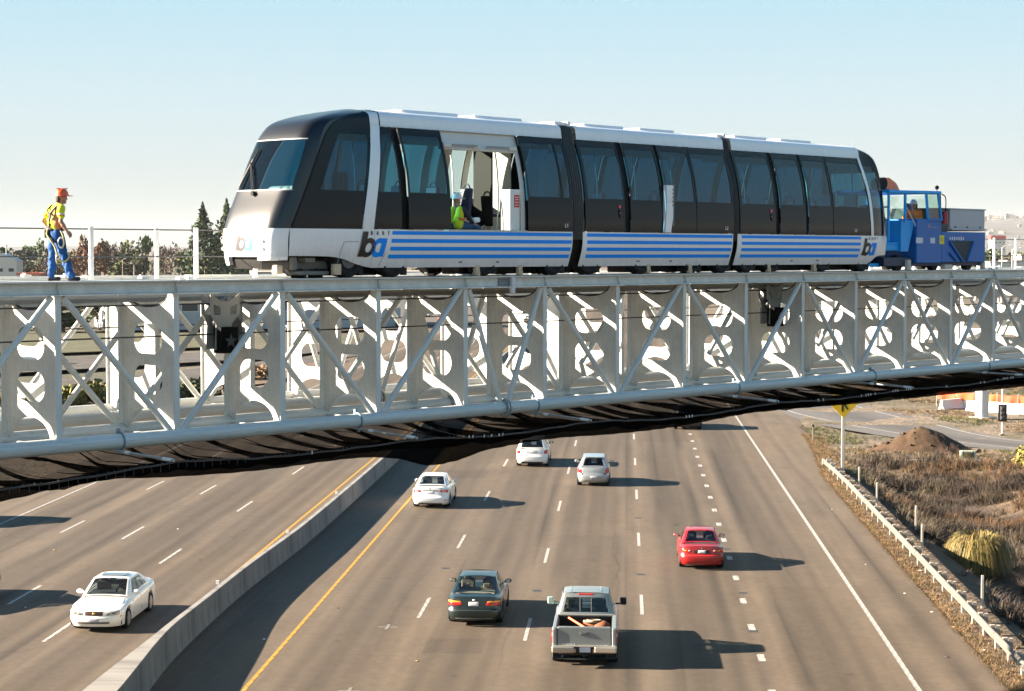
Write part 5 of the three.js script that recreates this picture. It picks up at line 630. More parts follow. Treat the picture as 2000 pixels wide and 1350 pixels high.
// ramp joining from the right
{
  const ramp = new THREE.Group(); ramp.name = 'ramp'; ramp.rotation.y = -FA; ramp.userData = { kind: 'structure', flat: true }; scene.add(ramp);
  const lo = table([[60, 60], [100, 37], [119, 21.6], [122, 19.8], [126.8, 17.4], [132.7, 15.0], [142.7, 12.35], [160, 12.0], [240, 12]]), up = table([[60, 66], [100, 42.2], [119.5, 26.8], [122, 24.9], [126, 23.6], [131.6, 22.6], [139, 20.6], [150, 18.5], [175, 15.5], [240, 14]]);
  const rampTex = tex(256, 1024, (u, v) => { const n = fbm(u, v, 20, 3, 51, 60), e = Math.exp(-((u - .52) ** 2) / .03), f = vn(u * 256, v * 1024, 256, 1024, 5); const a = .088 * (.85 + .3 * n + .15 * (f - .5)) * (1 - .42 * e); return [s2(a * 1.06), s2(a * .98), s2(a * .9)]; });
  const rm = M(1, 1, 1, .85, 0, { map: rampTex }), rows = []; for (let d = 70; d <= 240; d += 1.5) rows.push([lo(d) - 2.2 * sstep(150, 128, d) * sstep(100, 118, d), up(d), d]);
  const o = sheet(rows, .012, rm, 'ramp_surface', ramp, 8), uv = o.geometry.attributes.uv; for (let i = 0; i < uv.count; i++) uv.setXY(i, (i % 9) / 8, uv.getY(i) / 60);
  const line = (f, w) => { const r = []; for (let d = 70; d <= 200; d += 1.5) r.push([f(d) - w / 2, f(d) + w / 2, d]); sheet(r, .018, paintWhite, 'edge_line', ramp, 1, 1.3); };
  line((d) => lo(d), .16); line((d) => lerp(lo(d), up(d), .86), .16);
}
const dirtTex = tex(512, 512, (u, v) => { const n = fbm(u, v, 8, 5, 61), f = fbm(u, v, 64, 2, 62); const a = .55 + .6 * (n - .5) + .5 * (f - .5); return [s2(a), s2(a * .96), s2(a * .92)]; });
{ // heap of soil
  const t = thing('soil_heap', 'heap of brown soil beside the ramp', 'soil heap'); onRoad(t, 17.7, 113.6, -.05); t.scale.set(1.12, 1.05, 1.1);
  const hF = (x, z) => { let h = 1.12 * Math.exp(-((x - .2) ** 2) / 2.3 - z * z / 1.8) + .62 * Math.exp(-((x + 1.3) ** 2) / 2.6 - z * z / 1.6) + .55 * Math.exp(-((x - 1.7) ** 2) / 2 - z * z / 1.4); h *= 1 + .3 * (fbm((x + 8) / 16, (z + 8) / 16, 10, 4, 44) - .5); return Math.max(-.06, h - .12 + .10 * (fbm((x + 8) / 16, (z + 8) / 16, 44, 3, 45) - .5)); };
  const g = patch((u, v) => { const x = lerp(-4, 4, u), z = lerp(-3, 3, v); return [x, hF(x, z), z]; }, 120, 80); { const uv = g.attributes.uv; for (let i = 0; i < uv.count; i++) uv.setXY(i, uv.getX(i) * 3, uv.getY(i) * 2.3); }
  mesh('heap', g, M(.10, .058, .028, .95, 0, { map: dirtTex }), t);
  const lump = new THREE.IcosahedronGeometry(.14, 1); { const p = lump.attributes.position; for (let i = 0; i < p.count; i++) { const k = .8 + .4 * fbm(p.getX(i) * 2 + .5, p.getY(i) * 2 + .5, 4, 2, 3); p.setXYZ(i, p.getX(i) * k, p.getY(i) * k * .8, p.getZ(i) * k); } lump.computeVertexNormals(); }
  const cm = M(.05, .028, .014, .95); for (let i = 0; i < 46; i++) { const x = rr(-2.6, 3.4), z = rr(-.4, 2.4), o = mesh('clod', lump, cm, t); o.position.set(x, hF(x, z) + .02, z); o.rotation.set(rr(0, 6), rr(0, 6), 0); o.scale.setScalar(rr(.3, .95)); }
}
{ const t = thing('drain_marker_box', 'small pale green box on a white slab beside the soil heap', 'utility box'); onRoad(t, 19.75, 109.0, 0); mesh('box_body', rbox(.85, .5, .4, .03, 0, .34, 0), M(.42, .46, .36, .7), t); mesh('box_panel', rbox(.66, .3, .02, .01, 0, .36, .205), M(.05, .12, .07, .5), t); mesh('slab', rbox(1.3, .1, .8, .03, .05, .04, 0), M(.62, .60, .55, .8), t); mesh('plank', rbox(2.6, .05, .16, .01, -2.6, .05, .2, 0, .1), M(.5, .45, .38, .8), t); }
{ const t = thing('control_cabinet', 'tall pale grey electrical cabinet in front of the orange fence', 'electrical cabinet'); onRoad(t, 25.85, 137.2, 0, .62); mesh('cabinet_body', rbox(.72, 1.9, .66, .03, 0, 1.0, 0), M(.55, .54, .52, .55), t); mesh('cabinet_cap', rbox(.78, .08, .72, .03, 0, 1.98, 0), M(.6, .59, .57, .5), t); mesh('door_edge', [box(.64, .01, .01, 0, 1.8, .334), box(.01, 1.6, .01, .31, 1.0, .334), box(.04, .14, .03, .25, 1.05, .34)], M(.3, .3, .3, .6), t); mesh('plinth', rbox(1.6, .1, 1.3, .03, .1, .03, 0), M(.5, .47, .42, .85), t); }
{ const t = thing('ramp_signal', 'ramp meter signal seen from behind with a black backplate on a pale post', 'traffic signal'); onRoad(t, 24.8, 124.6, 0); mesh('signal_post', tube([0, 0, 0], [0, 3.0, 0], .06, 12), M(.62, .61, .56, .6), t); mesh('backplate', rbox(.58, 1.12, .05, .02, 0, 1.45, .04), trim, t); mesh('signal_head', [rbox(.34, .95, .18, .05, 0, 1.45, .12), ...[-.3, 0, .3].map((y) => rbox(.24, .2, .12, .05, 0, 1.45 + y, .22))], M(.03, .03, .034, .5), t); mesh('base_plate', rbox(.3, .1, .3, .02, 0, .03, 0), galv, t); }
// orange mesh fence and white barriers beyond the ramp
{ const t = thing('construction_fence', 'bright orange plastic mesh fence beyond the ramp', 'fence'), A = [24.2, 147], B = [36, 136], n = 9; t.rotation.y = -FA;
  for (let i = 0; i < n; i++) { const a = [0, 1].map((k) => lerp(A[k], B[k], i / n)), b = [0, 1].map((k) => lerp(A[k], B[k], (i + 1) / n)); mesh('mesh_panel', patch((u, v) => [lerp(a[0], b[0], u), lerp(.62, 1.28, v) - .08 * Math.sin(Math.PI * u) * v, -lerp(a[1], b[1], u) + .12 * Math.sin(u * 9 + i) * (1 - v)], 12, 4), M(.5, .05 + .015 * (i % 3), .006, .7, 0, {}), t); mesh('fence_post', tube([a[0], 0, -a[1]], [a[0], 1.4, -a[1]], .03, 6), M(.3, .3, .28, .6), t); } }
{ const b = thing('barrier_block', 'white concrete barrier block standing below the orange fence', 'barrier', 'white barrier blocks below the orange fence'); mesh('block', extr(shape([[-.3, 0], [.3, 0], [.3, .08], [.12, .32], [.09, .78], [-.09, .78], [-.12, .32], [-.3, .08]]), 2.9).translate(0, 0, -1.45), M(.62, .60, .57, .8), b); for (let i = 0; i < 6; i++) onRoad(tag(i ? copy(b) : b, 'white concrete barrier block below the orange fence, ' + ORD[i] + ' of the row from the left'), 25.0 + i * 2.05, 144.7 - i * 2.15, 0, -Math.atan2(2.05, 2.15) + Math.PI / 2 * 0 + Math.PI); }
// dry brush, grass and the plants one can tell apart
function blades(n, h, spread, lean, w = .012) { const p = [], nn = []; for (let i = 0; i < n; i++) { const a = rnd() * 6.28, r = rnd() * spread * .3, l = rr(.5, 1) * h, k = rr(.3, 1) * lean, x = Math.cos(a) * r, z = Math.sin(a) * r, ex = x + Math.cos(a) * k * l, ez = z + Math.sin(a) * k * l, px = -Math.sin(a) * w, pz = Math.cos(a) * w, mx = lerp(x, ex, .4), mz = lerp(z, ez, .4), my = l * .62; p.push(x - px, 0, z - pz, x + px, 0, z + pz, mx + px * .8, my, mz + pz * .8, x - px, 0, z - pz, mx + px * .8, my, mz + pz * .8, mx - px * .8, my, mz - pz * .8, mx - px * .8, my, mz - pz * .8, mx + px * .8, my, mz + pz * .8, ex, l * (1 - .25 * k), ez); } const g = new THREE.BufferGeometry(); g.setAttribute('position', new THREE.Float32BufferAttribute(p, 3)); g.computeVertexNormals(); return g; }
function scatter(name, label, geo, m, n, place, color, kind = 'stuff') { const o = new THREE.InstancedMesh(geo, m, n); o.name = numbered(name); o.castShadow = o.receiveShadow = true; const q = new THREE.Object3D(), c = new THREE.Color(); let k = 0; for (let tries = 0; k < n && tries < n * 6; tries++) { const r = place(); if (!r) continue; const [x, d, s, sy = s] = r; q.position.copy(Fp(x, zd(x, d) - .02, d)); q.rotation.set(rr(-.15, .15), rnd() * 6.28, rr(-.15, .15)); q.scale.set(s, sy, s); q.updateMatrix(); o.setMatrixAt(k, q.matrix); o.setColorAt(k, c.setRGB(...color(x, d))); k++; } o.count = k; scene.add(o); return tag(o, label, name.replace(/_/g, ' '), null, kind); }
const leafMat = M(1, 1, 1, .9), jit = (c, a = .3) => { const k = 1 + rr(-a, a), w = rr(-.08, .08); return [c[0] * k * (1 + w), c[1] * k, c[2] * k * (1 - w)]; };
const dens = (x, d, f = 14, s = 77) => fbm((x + 100) / 64, (d + 100) / 64, f, 3, s);
scatter('dry_brush', 'dense brown dead brush filling the ditch behind the guardrail', blades(26, .8, .9, .95, .010), leafMat, 15000, () => { const x = rr(12.3, 38), d = rr(44, 109), e = dens(x, d); if ((x - 14.4) ** 2 / 4 + (d - 74.4) ** 2 / 30 < 1) return null; const k = sstep(12.2, 14.5, x) * (1 - .75 * sstep(99, 108, d)); if (rnd() > k * sstep(.36, .60, e) * (.3 + .7 * sstep(.35, .6, dens(x * 2.1, d * 2.1, 20, 13))) + .03) return null; return [x, d, rr(.6, 1.25), rr(.45, 1.25) * (.3 + 1.3 * e)]; }, (x, d) => { const e = dens(x, d, 9, 91); return jit(e > .57 ? [.105, .062, .030] : e > .46 ? [.050, .036, .026] : [.095, .074, .048], .45); });
scatter('verge_grass', 'pale dry grass along the edge of the shoulder under the guardrail', blades(16, .22, .6, 1.0, .009), leafMat, 6500, () => { const d = rr(40, 124), x = 10.62 + .45 * sstep(98, 122, d) * 2.4 + Math.pow(rnd(), 1.6) * rr(.1, 1.5); return rnd() < .35 + .65 * dens(x * 3, d, 20, 33) ? [x, d, rr(.5, 1.1), rr(.4, 1.2)] : null; }, () => jit(rnd() < .15 ? [.085, .075, .03] : [.175, .112, .056], .35));
scatter('field_grass', 'sparse dry grass and weeds around the soil heap and the ramp', blades(14, .3, .6, .8, .01), leafMat, 9000, () => { const x = rr(12, 45), d = rr(98, 175), e = dens(x, d, 18, 55); const lo = 12 + Math.max(0, 142 - d) * .32; if (d > 114 && x > lo - 2.6 && x < lo + 8.5 - .05 * Math.max(0, d - 125)) return null; return rnd() < sstep(.42, .62, e) ? [x, d, rr(.5, 1.2), rr(.4, 1.1)] : null; }, (x, d) => jit(dens(x, d, 12, 21) > .52 ? [.085, .085, .032] : [.15, .108, .06], .3));
{ // pampas clump
  const t = thing('pampas_clump', 'large rounded clump of yellow-green pampas grass in the ditch', 'plant'); onRoad(t, 14.55, 77.6, zd(14.55, 77.6) - .3); t.scale.set(1.2, 2.15, 1.2);
  const mk = (n, cols, hs) => { const all = []; for (let i = 0; i < n; i++) { const a = rnd() * 6.28, L = rr(1.3, 2.2) * hs, up = rr(.35, 1), pts = []; for (let k = 0; k <= 5; k++) { const q = k / 5, r = L * q * lerp(.62, .30, up) * (1 + .35 * q), y = L * (q * lerp(.80, 1.0, up) - q * q * q * lerp(.80, .70, up)); pts.push([Math.cos(a) * (r + .12), Math.max(.02, y), Math.sin(a) * (r + .12)]); } const w = rr(.018, .032), px = -Math.sin(a), pz = Math.cos(a); all.push(tint(patch((u, v) => { const k = Math.min(4, Math.floor(v * 5)), f = v * 5 - k, c = [0, 1, 2].map((j) => lerp(pts[k][j], pts[k + 1][j], f)), ww = w * (1 - .85 * v) * (u - .5) * 2; return [c[0] + px * ww, c[1], c[2] + pz * ww]; }, 1, 5), ...jit(cols[Math.floor(rnd() * cols.length)], .25))); } return merged(all); };
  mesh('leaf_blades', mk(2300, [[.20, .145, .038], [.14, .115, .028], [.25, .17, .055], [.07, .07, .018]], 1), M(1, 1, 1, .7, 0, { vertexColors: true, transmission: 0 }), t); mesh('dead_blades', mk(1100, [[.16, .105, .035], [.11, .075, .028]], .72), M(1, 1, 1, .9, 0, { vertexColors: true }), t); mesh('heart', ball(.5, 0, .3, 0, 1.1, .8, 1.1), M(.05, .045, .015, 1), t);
}
function bush(label, x, d, r, h, cols, name = 'shrub', n = 420) { const t = thing(name, label, 'shrub'); onRoad(t, x, d, zd(x, d)); mesh('twigs', [...Array(9)].map(() => { const a = rnd() * 6.28; return tube([0, 0, 0], [Math.cos(a) * r * .6, h * rr(.5, .9), Math.sin(a) * r * .6], .02, 5, .006); }), M(.06, .045, .03, .9), t); const all = []; for (let i = 0; i < n; i++) { const a = rnd() * 6.28, e = Math.pow(rnd(), .5), y = rnd(), q = e * r * Math.sqrt(Math.max(.05, 1 - (y - .35) ** 2 * 2)), s = rr(.06, .15) * r; const g = new THREE.PlaneGeometry(s, s * 1.5); all.push(tint(xf(g, Math.cos(a) * q, .1 + y * h, Math.sin(a) * q, rr(0, 6), rr(0, 6), 0), ...jit(cols[Math.floor(rnd() * cols.length)], .3))); } mesh('foliage', merged(all), M(1, 1, 1, .85, 0, { vertexColors: true }), t); return t; }
bush('bright yellow-green shrub at the right edge beyond the dirt track', 22.7, 106.3, 1.0, 1.15, [[.24, .21, .03], [.17, .17, .03], [.28, .24, .05]]);
for (const [x, d, r, h, lab] of [[16.4, 74, 1.3, 1.2, 'grey-brown bare shrub right of the pampas clump'], [16.8, 93, 1.5, 1.1, 'tangled grey bare shrub in the ditch behind the pampas clump'], [14.6, 62.5, 1.1, .9, 'low dark shrub in the ditch nearest the lower right corner']]) { const t = thing('shrub', lab, 'shrub'); onRoad(t, x, d, zd(x, d)); mesh('twigs', blades(900, h, 2.2 * r, 1.1, .008), M(.075, .055, .045, .95), t); mesh('stem', [...Array(7)].map(() => { const a = rnd() * 6.28; return tube([0, 0, 0], [Math.cos(a) * r * .6, h * .7, Math.sin(a) * r * .6], .02, 5, .006); }), M(.05, .04, .03, .9), t); }
// ---------------------------------------------------------------- trees
const bark = M(.085, .065, .05, .95), vleaf = M(1, 1, 1, .9, 0, { vertexColors: true });
function crownGeo(n, cols, shapeF, size, s0 = 1) { const p = [], nn = [], c = []; const q = new THREE.Object3D(), v = V(0, 0, 0); for (let i = 0; i < n; i++) { const [x, y, z, sz = 1] = shapeF(); const k = jit(cols[Math.floor(rnd() * cols.length)], .3), s = size * sz * rr(.6, 1.3); q.rotation.set(rr(0, 6.28), rr(0, 6.28), rr(0, 6.28)); q.updateMatrix(); const a = [[-s, -s * .6, 0], [s, -s * .7, 0], [s * .8, s * .7, 0], [-s * .7, s * .6, 0]].map(([X, Y, Z]) => { v.set(X, Y, Z).applyMatrix4(q.matrix); return [x + v.x, y + v.y, z + v.z]; }); for (const j of [0, 1, 2, 0, 2, 3]) { p.push(...a[j]); c.push(...k); } } const g = new THREE.BufferGeometry(); g.setAttribute('position', new THREE.Float32BufferAttribute(p, 3)); g.setAttribute('color', new THREE.Float32BufferAttribute(c, 3)); g.computeVertexNormals(); return g; }
const lobes = (L) => () => { const [x, y, z, r, f = 1] = L[Math.floor(rnd() * L.length)], a = rnd() * 6.28, u = rr(-1, 1), q = r * Math.cbrt(rr(.25, 1)), w = Math.sqrt(1 - u * u); return [x + q * w * Math.cos(a), y + q * u * f, z + q * w * Math.sin(a)]; };
const makeLobes = (n, w, lo) => [...Array(n)].map((_, i) => { const a = rnd() * 6.28, r = rnd() * w; return [Math.cos(a) * r, lo + (1 - lo - .12) * rnd() ** .8, Math.sin(a) * r, rr(.10, .2), .9]; });
const KINDS = { green: [[.04, .075, .03], [.06, .095, .036], [.035, .055, .026]], olive: [[.08, .10, .04], [.06, .08, .034], [.11, .115, .05]], rust: [[.19, .09, .04], [.14, .075, .04], [.11, .065, .04]], bare: [[.12, .088, .068], [.10, .078, .06], [.14, .105, .082]], grey: [[.085, .085, .065], [.11, .10, .08], [.07, .07, .055]] };
const treeGeo = {}; for (const k of Object.keys(KINDS)) treeGeo[k] = [0, 1, 2].map((i) => ({ crown: crownGeo(k === 'bare' ? 420 : 620, KINDS[k], lobes(makeLobes(15, .3, .2)), k === 'bare' ? .028 : .04), trunk: merged([tube([0, 0, 0], [.01, .5, 0], .035, 7, .018), ...[...Array(7)].map(() => { const a = rnd() * 6.28; return tube([0, rr(.2, .4), 0], [Math.cos(a) * .28, rr(.5, .85), Math.sin(a) * .28], .014, 5, .004); })]) }));
const TREE = { green: 'dark green', olive: 'olive green', rust: 'rust-red autumn', bare: 'pinkish bare', grey: 'grey-green' };
let tn = 0; function tree(kind, px, Z, h, w, where, group) { const g = treeGeo[kind][tn++ % 3], t = thing(kind === 'bare' ? 'bare_tree' : 'broadleaf_tree', where, 'tree', group); t.position.copy(farAt(px, Z, -.3)); t.rotation.y = tn * 1.7; t.scale.set(w, h, w); mesh('trunk', g.trunk, bark, t); mesh('crown', g.crown, vleaf, t); return t; }
function conifer(px, Z, h, w, label) { const t = thing('conifer_tree', label, 'conifer'); t.position.copy(farAt(px, Z, -.3)); mesh('trunk', tube([0, 0, 0], [0, h, 0], .45, 8, .05), bark, t); const p = []; let y = h * .06; const fr = () => { const e = Math.pow(rnd(), .8), yy = lerp(.05, 1, e), env = (1 - yy) * .9 + .06 * (1 - yy); const a = rnd() * 6.28, wh = Math.round(yy * 44 + rr(-.6, .6)) / 44, r = w / 2 * env * (.6 + .9 * vn(a * 1.9 + 9, wh * 26, 997, 997, 6)) * Math.pow(rnd(), .45); return [Math.cos(a) * r, h * wh - r * .22 + rr(-.25, .25), Math.sin(a) * r, .55 + .7 * (1 - yy)]; }; mesh('crown', crownGeo(2600, [[.04, .075, .036], [.06, .095, .044], [.10, .115, .045], [.03, .052, .028]], fr, .68), vleaf, t); return t; }
conifer(397, 700, 30.2, 24, 'tall dark conifer standing further left of the two beside the train nose'); conifer(444, 712, 31.8, 23, 'tall dark conifer right of the other one, its tip against the train nose');
conifer(425, 745, 19, 16, 'shorter dark conifer between the two tall ones');
const cnt = {};
for (const [k, px, Z, h, w] of [['green', 8, 820, 14, 16], ['grey', 42, 800, 13, 18], ['green', 60, 840, 15, 12], ['green', 84, 830, 18, 11], ['olive', 28, 780, 11, 14], ['grey', 103, 790, 12, 14], ['bare', 122, 780, 13, 13], ['olive', 142, 790, 13, 13], ['rust', 158, 770, 15, 11], ['rust', 172, 760, 18, 10], ['rust', 196, 750, 17, 11], ['rust', 186, 740, 12, 12], ['green', 204, 800, 13, 10], ['bare', 218, 790, 17, 12], ['bare', 232, 800, 16, 10], ['olive', 246, 790, 17, 12], ['bare', 258, 800, 15, 10], ['green', 284, 800, 19, 10], ['olive', 270, 780, 14, 12], ['green', 312, 810, 17, 8], ['bare', 318, 770, 14, 10], ['bare', 334, 765, 16, 11], ['bare', 350, 770, 15, 10], ['olive', 363, 760, 12, 12], ['bare', 306, 750, 10, 10], ['olive', 384, 735, 6, 12], ['olive', 415, 730, 6.5, 14], ['grey', 440, 735, 6, 12], ['olive', 462, 730, 7, 13], ['green', 480, 760, 14, 14], ['rust', 70, 770, 6, 7], ['bare', 90, 770, 9, 9], ['olive', 112, 760, 8, 12], ['olive', 230, 740, 8, 14], ['grey', 262, 745, 8, 14], ['rust', 150, 740, 8, 8]].sort((p, q) => p[1] - q[1]))
  tree(k, px, Z, h, w, TREE[k] + ' tree behind the worker, ' + ORD[(cnt[k] = (cnt[k] ?? -1) + 1)] + ' of its colour from the left', TREE[k] + ' trees in the far belt');
for (const [k, px, Z, h, w] of [['green', 1926, 640, 13, 9], ['olive', 1938, 700, 13, 9], ['green', 1950, 760, 13, 10], ['grey', 1966, 720, 12, 9], ['olive', 1990, 700, 12, 10], ['green', 1905, 660, 12, 9], ['olive', 2012, 720, 13, 12]]) tree(k, px, Z, h, w, TREE[k] + ' tree right of the blue vehicle in front of the hazy town', TREE[k] + ' trees before the town');
for (const [k, px, Z, h, w] of [['olive', 830, 620, 9, 12], ['green', 862, 640, 9, 12], ['grey', 905, 640, 8, 10], ['olive', 1190, 700, 8, 12]]) tree(k, px, Z, h, w, TREE[k] + ' tree glimpsed in the gap under the train', TREE[k] + ' trees seen under the train');
// ---------------------------------------------------------------- buildings
const wallW = M(.60, .57, .52, .85), roofG = M(.30, .27, .25, .85), roofR = M(.42, .10, .07, .8), paneM = M(.03, .04, .05, .15), stucco = M(.46, .38, .31, .85), wallG = M(.38, .39, .40, .8), trimM2 = M(.7, .68, .64, .7);
function house(name, label, px, Z, w, h, d, wall, roof, rh, wins, group, y = 0, turn = 0, category = 'building') { const t = thing(name, label, category, group); t.position.copy(farAt(px, Z, y)); t.rotation.y = turn; mesh('wall', box(w, h, d, 0, h / 2, 0), wall, t); if (rh > .6) mesh('roof', extr(shape([[-w / 2 - .4, h], [w / 2 + .4, h], [0, h + rh]]), d + .8).translate(0, 0, -d / 2 - .4), roof, t); else mesh('roof', box(w + .4, Math.max(.2, rh), d + .4, 0, h + Math.max(.2, rh) / 2, 0), roof, t);
  const [nx, ny] = wins; for (let i = 0; i < nx; i++) for (let j = 0; j < ny; j++) { const x = (i + .5) / nx * w - w / 2, yy = h * (j + .55) / ny, ww = w / nx * .5, hh = Math.min(1.6, h / ny * .45); const f = mesh('window', [box(ww + .2, .12, .12, x, yy + hh / 2, d / 2 + .04), box(ww + .2, .12, .12, x, yy - hh / 2, d / 2 + .04), box(.1, hh, .1, x - ww / 2, yy, d / 2 + .04), box(.1, hh, .1, x + ww / 2, yy, d / 2 + .04)], trimM2, t); mesh('pane', box(ww, hh, .05, x, yy, d / 2 + .03), paneM, f); } return t; }
house('white_house', 'white house with dark windows at the far left among the trees', 8, 760, 13, 8, 10, wallW, M(.58, .56, .52, .8), 3.2, [3, 1]);
{ const t = thing('flag_pole', 'pale pole rising above the white house', 'pole'); t.position.copy(farAt(13, 758, 0)); mesh('shaft', tube([0, 0, 0], [0, 14, 0], .25, 8, .15), trimM2, t); mesh('finial', ball(.5, 0, 14.2, 0), trimM2, t); }
{ const t = thing('low_shed', 'low orange-roofed stall behind the worker\'s feet', 'building'); t.position.copy(farAt(62, 720, 0)); mesh('wall', box(9, 3, 6, 0, 1.5, 0), stucco, t); mesh('roof', box(10, .7, 7, 0, 3.3, 0), M(.55, .12, .06, .8), t); }
function lamp(label, px, Z, h, m, arm = 1, group) { const t = thing('street_lamp', label, 'street lamp', group); t.position.copy(farAt(px, Z, 0)); mesh('pole', tube([0, 0, 0], [0, h, 0], .14, 8, .08), m, t); mesh('arm', path([[0, h - .2, 0], [arm * .6, h + .3, 0], [arm * 1.8, h + .4, 0]], .06, 10, 6), m, t); mesh('lamp_head', rbox(.9, .18, .4, .06, arm * 2.1, h + .38, 0), M(.6, .6, .58, .5), t); return t; }
const poleW = M(.62, .58, .50, .6), poleT = M(.45, .30, .18, .7);
lamp('tan street lamp in front of the trees between the railing posts', 240, 640, 9, poleT, .4); lamp('pale street lamp near the conifers', 262, 700, 7, poleW, -.5); lamp('white street lamp just right of the blue vehicle', 1956, 420, 12.9, poleW, 1); lamp('white double street lamp at the right edge', 1976, 400, 12.4, poleW, 1);
// left-hand frontage: side roads, verge, parked cars and sheds seen through the truss
const lotM = M(.085, .077, .07, .9, 0, { map: dirtTex }), grassM = M(.085, .09, .028, .95, 0, { map: dirtTex }), kerbM = M(.42, .40, .37, .85);
function area(name, pts, y, m) { const g = new THREE.ShapeGeometry(shape(pts)).rotateX(-Math.PI / 2).translate(0, y, 0); const uv = g.attributes.uv, q = g.attributes.position; for (let i = 0; i < q.count; i++) uv.setXY(i, q.getX(i) / 9, q.getZ(i) / 9); return tag(mesh(name, g, m), null, null, null, 'structure'); }
const GP = (px, py) => { const y = 490, Z = 3660 * EYE / (py - y); return [(px - 1000) / 3660 * Z, Z]; };
area('side_road', [GP(-120, 735), GP(60, 728), GP(320, 712), GP(520, 700), GP(700, 680), GP(700, 668), GP(520, 684), GP(320, 692), GP(60, 700), GP(-120, 703)], .06, lotM); area('side_road', [GP(-120, 790), GP(60, 782), GP(330, 752), GP(560, 716), GP(700, 696), GP(700, 688), GP(520, 706), GP(320, 728), GP(60, 748), GP(-120, 752)], .07, lotM);
area('car_park', [GP(560, 650), GP(860, 640), GP(1090, 620), GP(1130, 585), GP(860, 590), GP(560, 600)], .06, M(.13, .11, .095, .9, 0, { map: dirtTex }));
area('grass_verge', [GP(-100, 690), GP(120, 690), GP(420, 678), GP(430, 650), GP(120, 652), GP(-100, 655)], .05, grassM); area('dirt_lot', [GP(430, 760), GP(560, 745), GP(680, 705), GP(640, 690), GP(460, 720)], .045, M(.19, .13, .08, .95, 0, { map: dirtTex }));
for (const [px, py, r, h, c] of [[145, 800, 3.2, 1.6, 0], [195, 796, 3.4, 1.7, 0], [228, 792, 2.2, 1.4, 0], [350, 788, 3, 1.6, 1], [395, 780, 2.6, 1.7, 1], [305, 776, 2.4, 1.2, 0], [490, 742, 2.4, 1.2, 2], [20, 806, 3.2, 1.5, 0], [60, 802, 3, 1.4, 1]]) { const [x, Z] = GP(px, py), t = thing('hedge_shrub', ['yellow-green', 'dark green', 'brown weedy'][c] + ' shrub of the roadside row seen through the truss, ' + ORD[(cnt['s' + c] = (cnt['s' + c] ?? -1) + 1)] + ' of its kind', 'shrub', ['yellow-green', 'dark green', 'brown weedy'][c] + ' shrubs behind the truss'); t.position.set(x, 0, -Z); t.scale.set(r, h * 1.5, r); const g = crownGeo(700, [[[.16, .14, .03], [.09, .09, .025]], [[.03, .045, .02], [.06, .065, .025]], [[.2, .12, .06], [.12, .09, .05]]][c], lobes([...Array(9)].map(() => [rr(-.6, .6), rr(.2, .55), rr(-.6, .6), .32])), .07); mesh('foliage', g, vleaf, t); mesh('stem', tube([0, 0, 0], [0, .4, 0], .06, 5), bark, t); }
for (const [px, py, h, w, k] of [[40, 648, 6, 14, 'green'], [120, 645, 5.5, 16, 'green'], [200, 640, 6, 18, 'green'], [285, 640, 5, 14, 'green'], [560, 640, 4, 9, 'olive'], [460, 640, 5, 12, 'green']]) { const [x, Z] = GP(px, py); const t = tree(k, px, Z, h, w, (k === 'green' ? 'dark green' : 'olive') + ' spreading tree by the grass verge seen through the truss', k + ' verge trees'); }
house('warehouse', 'long grey low building with dark panes behind the train nose, seen through the truss', 480, 300, 46, 6.5, 20, wallG, roofG, .5, [9, 1], null, 0, .3); house('workshop', 'pale low building behind the middle of the truss', 760, 420, 60, 7, 25, wallW, roofG, .6, [10, 1], null, 0, .2); house('depot', 'long tan low building behind the right half of the truss', 1240, 560, 90, 8, 30, stucco, roofG, .6, [14, 1], null, 0, -.1); house('store', 'white flat-roofed store glimpsed under the end of the train', 1215, 640, 40, 6, 20, wallW, M(.6, .58, .55, .8), .4, [8, 1], null, 0, 0);
{ const srcs = [corolla, yaris, wagon, redCar, greenCar], nm = ['white sedan', 'silver hatchback', 'white estate car', 'red sedan', 'dark green sedan']; [[575, 648, 1, 1.2], [640, 640, 0, 1.3], [600, 622, 4, 1.2], [690, 632, 2, 1.2], [740, 625, 1, 1.25], [800, 640, 4, 1.0], [822, 618, 0, 1.2], [880, 628, 3, 1.3], [985, 612, 1, 1.1], [1020, 625, 2, 1.2], [1075, 600, 0, 1.2], [1070, 640, 4, .9], [140, 640, 4, 1.5], [60, 712, 0, 1.6]].forEach(([px, py, k, a]) => { const [x, Z] = GP(px, py), c = copy(srcs[k], nm[k] + ' parked in the lots glimpsed through the truss openings'); c.userData.group = nm[k] + 's parked beyond the guideway'; c.position.set(x, .07, -Z); c.rotation.y = a; }); }
for (const [px, py] of [[655, 660], [930, 640], [1090, 645]]) { const [x, Z] = GP(px, py); const l = lamp('pale lamp standard of the car park seen through the truss', 1000, 100, 5.5, poleW, 1, 'car park lamps'); l.position.set(x, 0, -Z); }
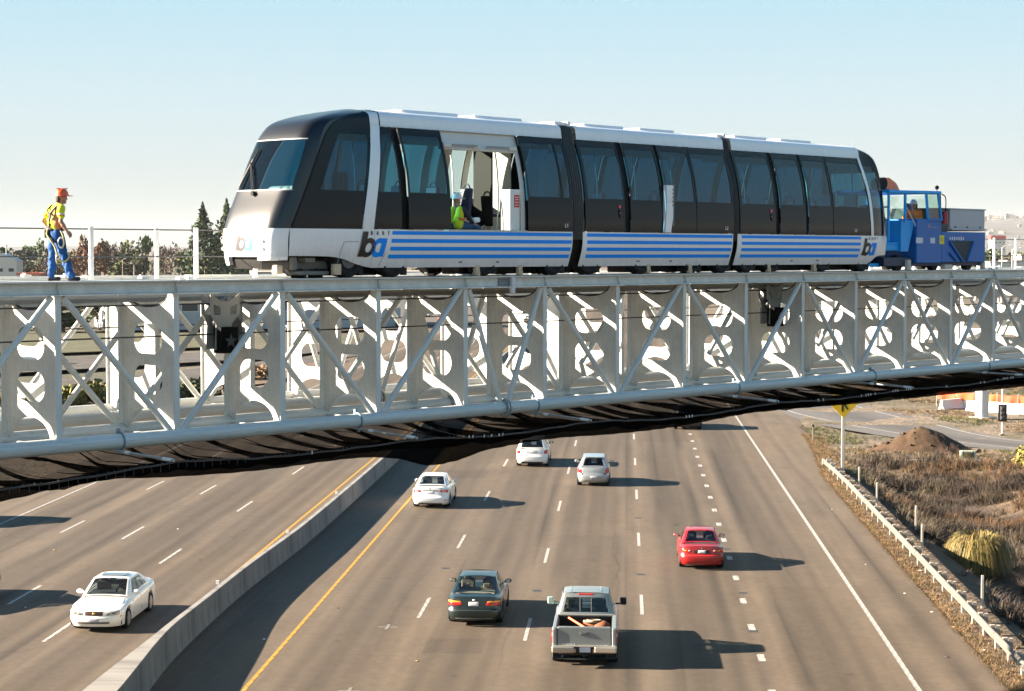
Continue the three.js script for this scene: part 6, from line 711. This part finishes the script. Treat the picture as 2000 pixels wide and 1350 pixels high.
// ---------------------------------------------------------------- far town on the hillside, left hills
{ const prof = (x) => 62 + 95 * sstep(900, 2600, x) + 50 * fbm((x + 9000) / 18000, .3, 40, 4, 6), Z0 = 8000, g = patch((u, v) => { const x = lerp(-5000, 7000, u), z = lerp(0, 2600, v); return [x, -2 + prof(x) * sstep(0, .85, v) * (1 + .1 * (fbm(u, v, 30, 3, 8) - .5)) * (x < 400 ? .4 : 1), -Z0 - z]; }, 120, 24); tag(mesh('hills', g, M(.085, .095, .11, .95, 0, { map: dirtTex })), null, null, null, 'structure');  // blue-grey of distant haze put into the hill colour itself
  const hs = [M(.17, .16, .145, .8), M(.21, .205, .2, .8), M(.15, .12, .10, .8), M(.16, .14, .115, .8), M(.125, .13, .14, .8)], rs = [M(.10, .10, .105, .8), M(.16, .075, .065, .8), M(.12, .09, .08, .8), M(.15, .15, .15, .8)], gw = merged([-.3, 0, .3].map((x) => box(.18, .3, .04, x, .5, .51)));  // wall and roof tones muted towards the hill to imitate haze
  const wall1 = new THREE.BoxGeometry(1, 1, 1).translate(0, .5, 0), roof1 = extr(shape([[-.58, 0], [.58, 0], [0, .45]]), 1.1).translate(0, 1, -.55); const names = ['cream', 'white', 'tan', 'sandy', 'grey'], rn = ['grey roof', 'red roof', 'brown roof', 'pale roof'];
  for (let i = 0; i < 64; i++) { const v = Math.pow(rnd(), .7), x = rr(1950, 2300) + v * 650, z = Z0 + v * 2600, yy = -2 + prof(x) * sstep(0, .85, v) - 3, a = i % 5, b = (i * 7) % 4, w = rr(10, 26), h = rr(8, 22); const t = thing('hillside_house', names[a] + ' house with a ' + rn[b] + ' in the hazy town on the hillside at right', 'house', names[a] + ' ' + rn[b] + ' houses on the hillside'); t.position.set(x, yy, -z); t.rotation.y = rr(-.6, .2); t.scale.set(w, h, w * .8); mesh('wall', wall1, hs[a], t); mesh('roof', roof1, rs[b], t); mesh('window', gw, paneM, t); } }
house('red_topped_building', 'pale building with a bright red top right of the blue vehicle', 1946, 2500, 19, 27, 14, wallW, M(.62, .06, .06, .7), .5, [4, 3]); { const t = scene.children[scene.children.length - 1]; mesh('red_band', box(20, 5, 15, 0, 30, 0), M(.62, .06, .06, .7), t); }
for (const [i, px, w, wall, h] of [[0, 1952, 8, wallW, 8.5], [1, 1981, 7, wallW, 8.8], [2, 2001, 5, stucco, 10.5], [3, 1967, 4, wallG, 8], [4, 1932, 5, wallW, 8]]) house('town_building', ['white flat building nearest the white railing post', 'white flat building below the lamps at the right edge', 'tan building cut by the right edge of the frame', 'small grey building between the two lamps', 'white building behind the end of the blue vehicle'][i], px, 560 + i * 30, w, h, 10, wall, roofG, .4, [4, 1], null, 0, 0);
renderer.render(scene, camera);
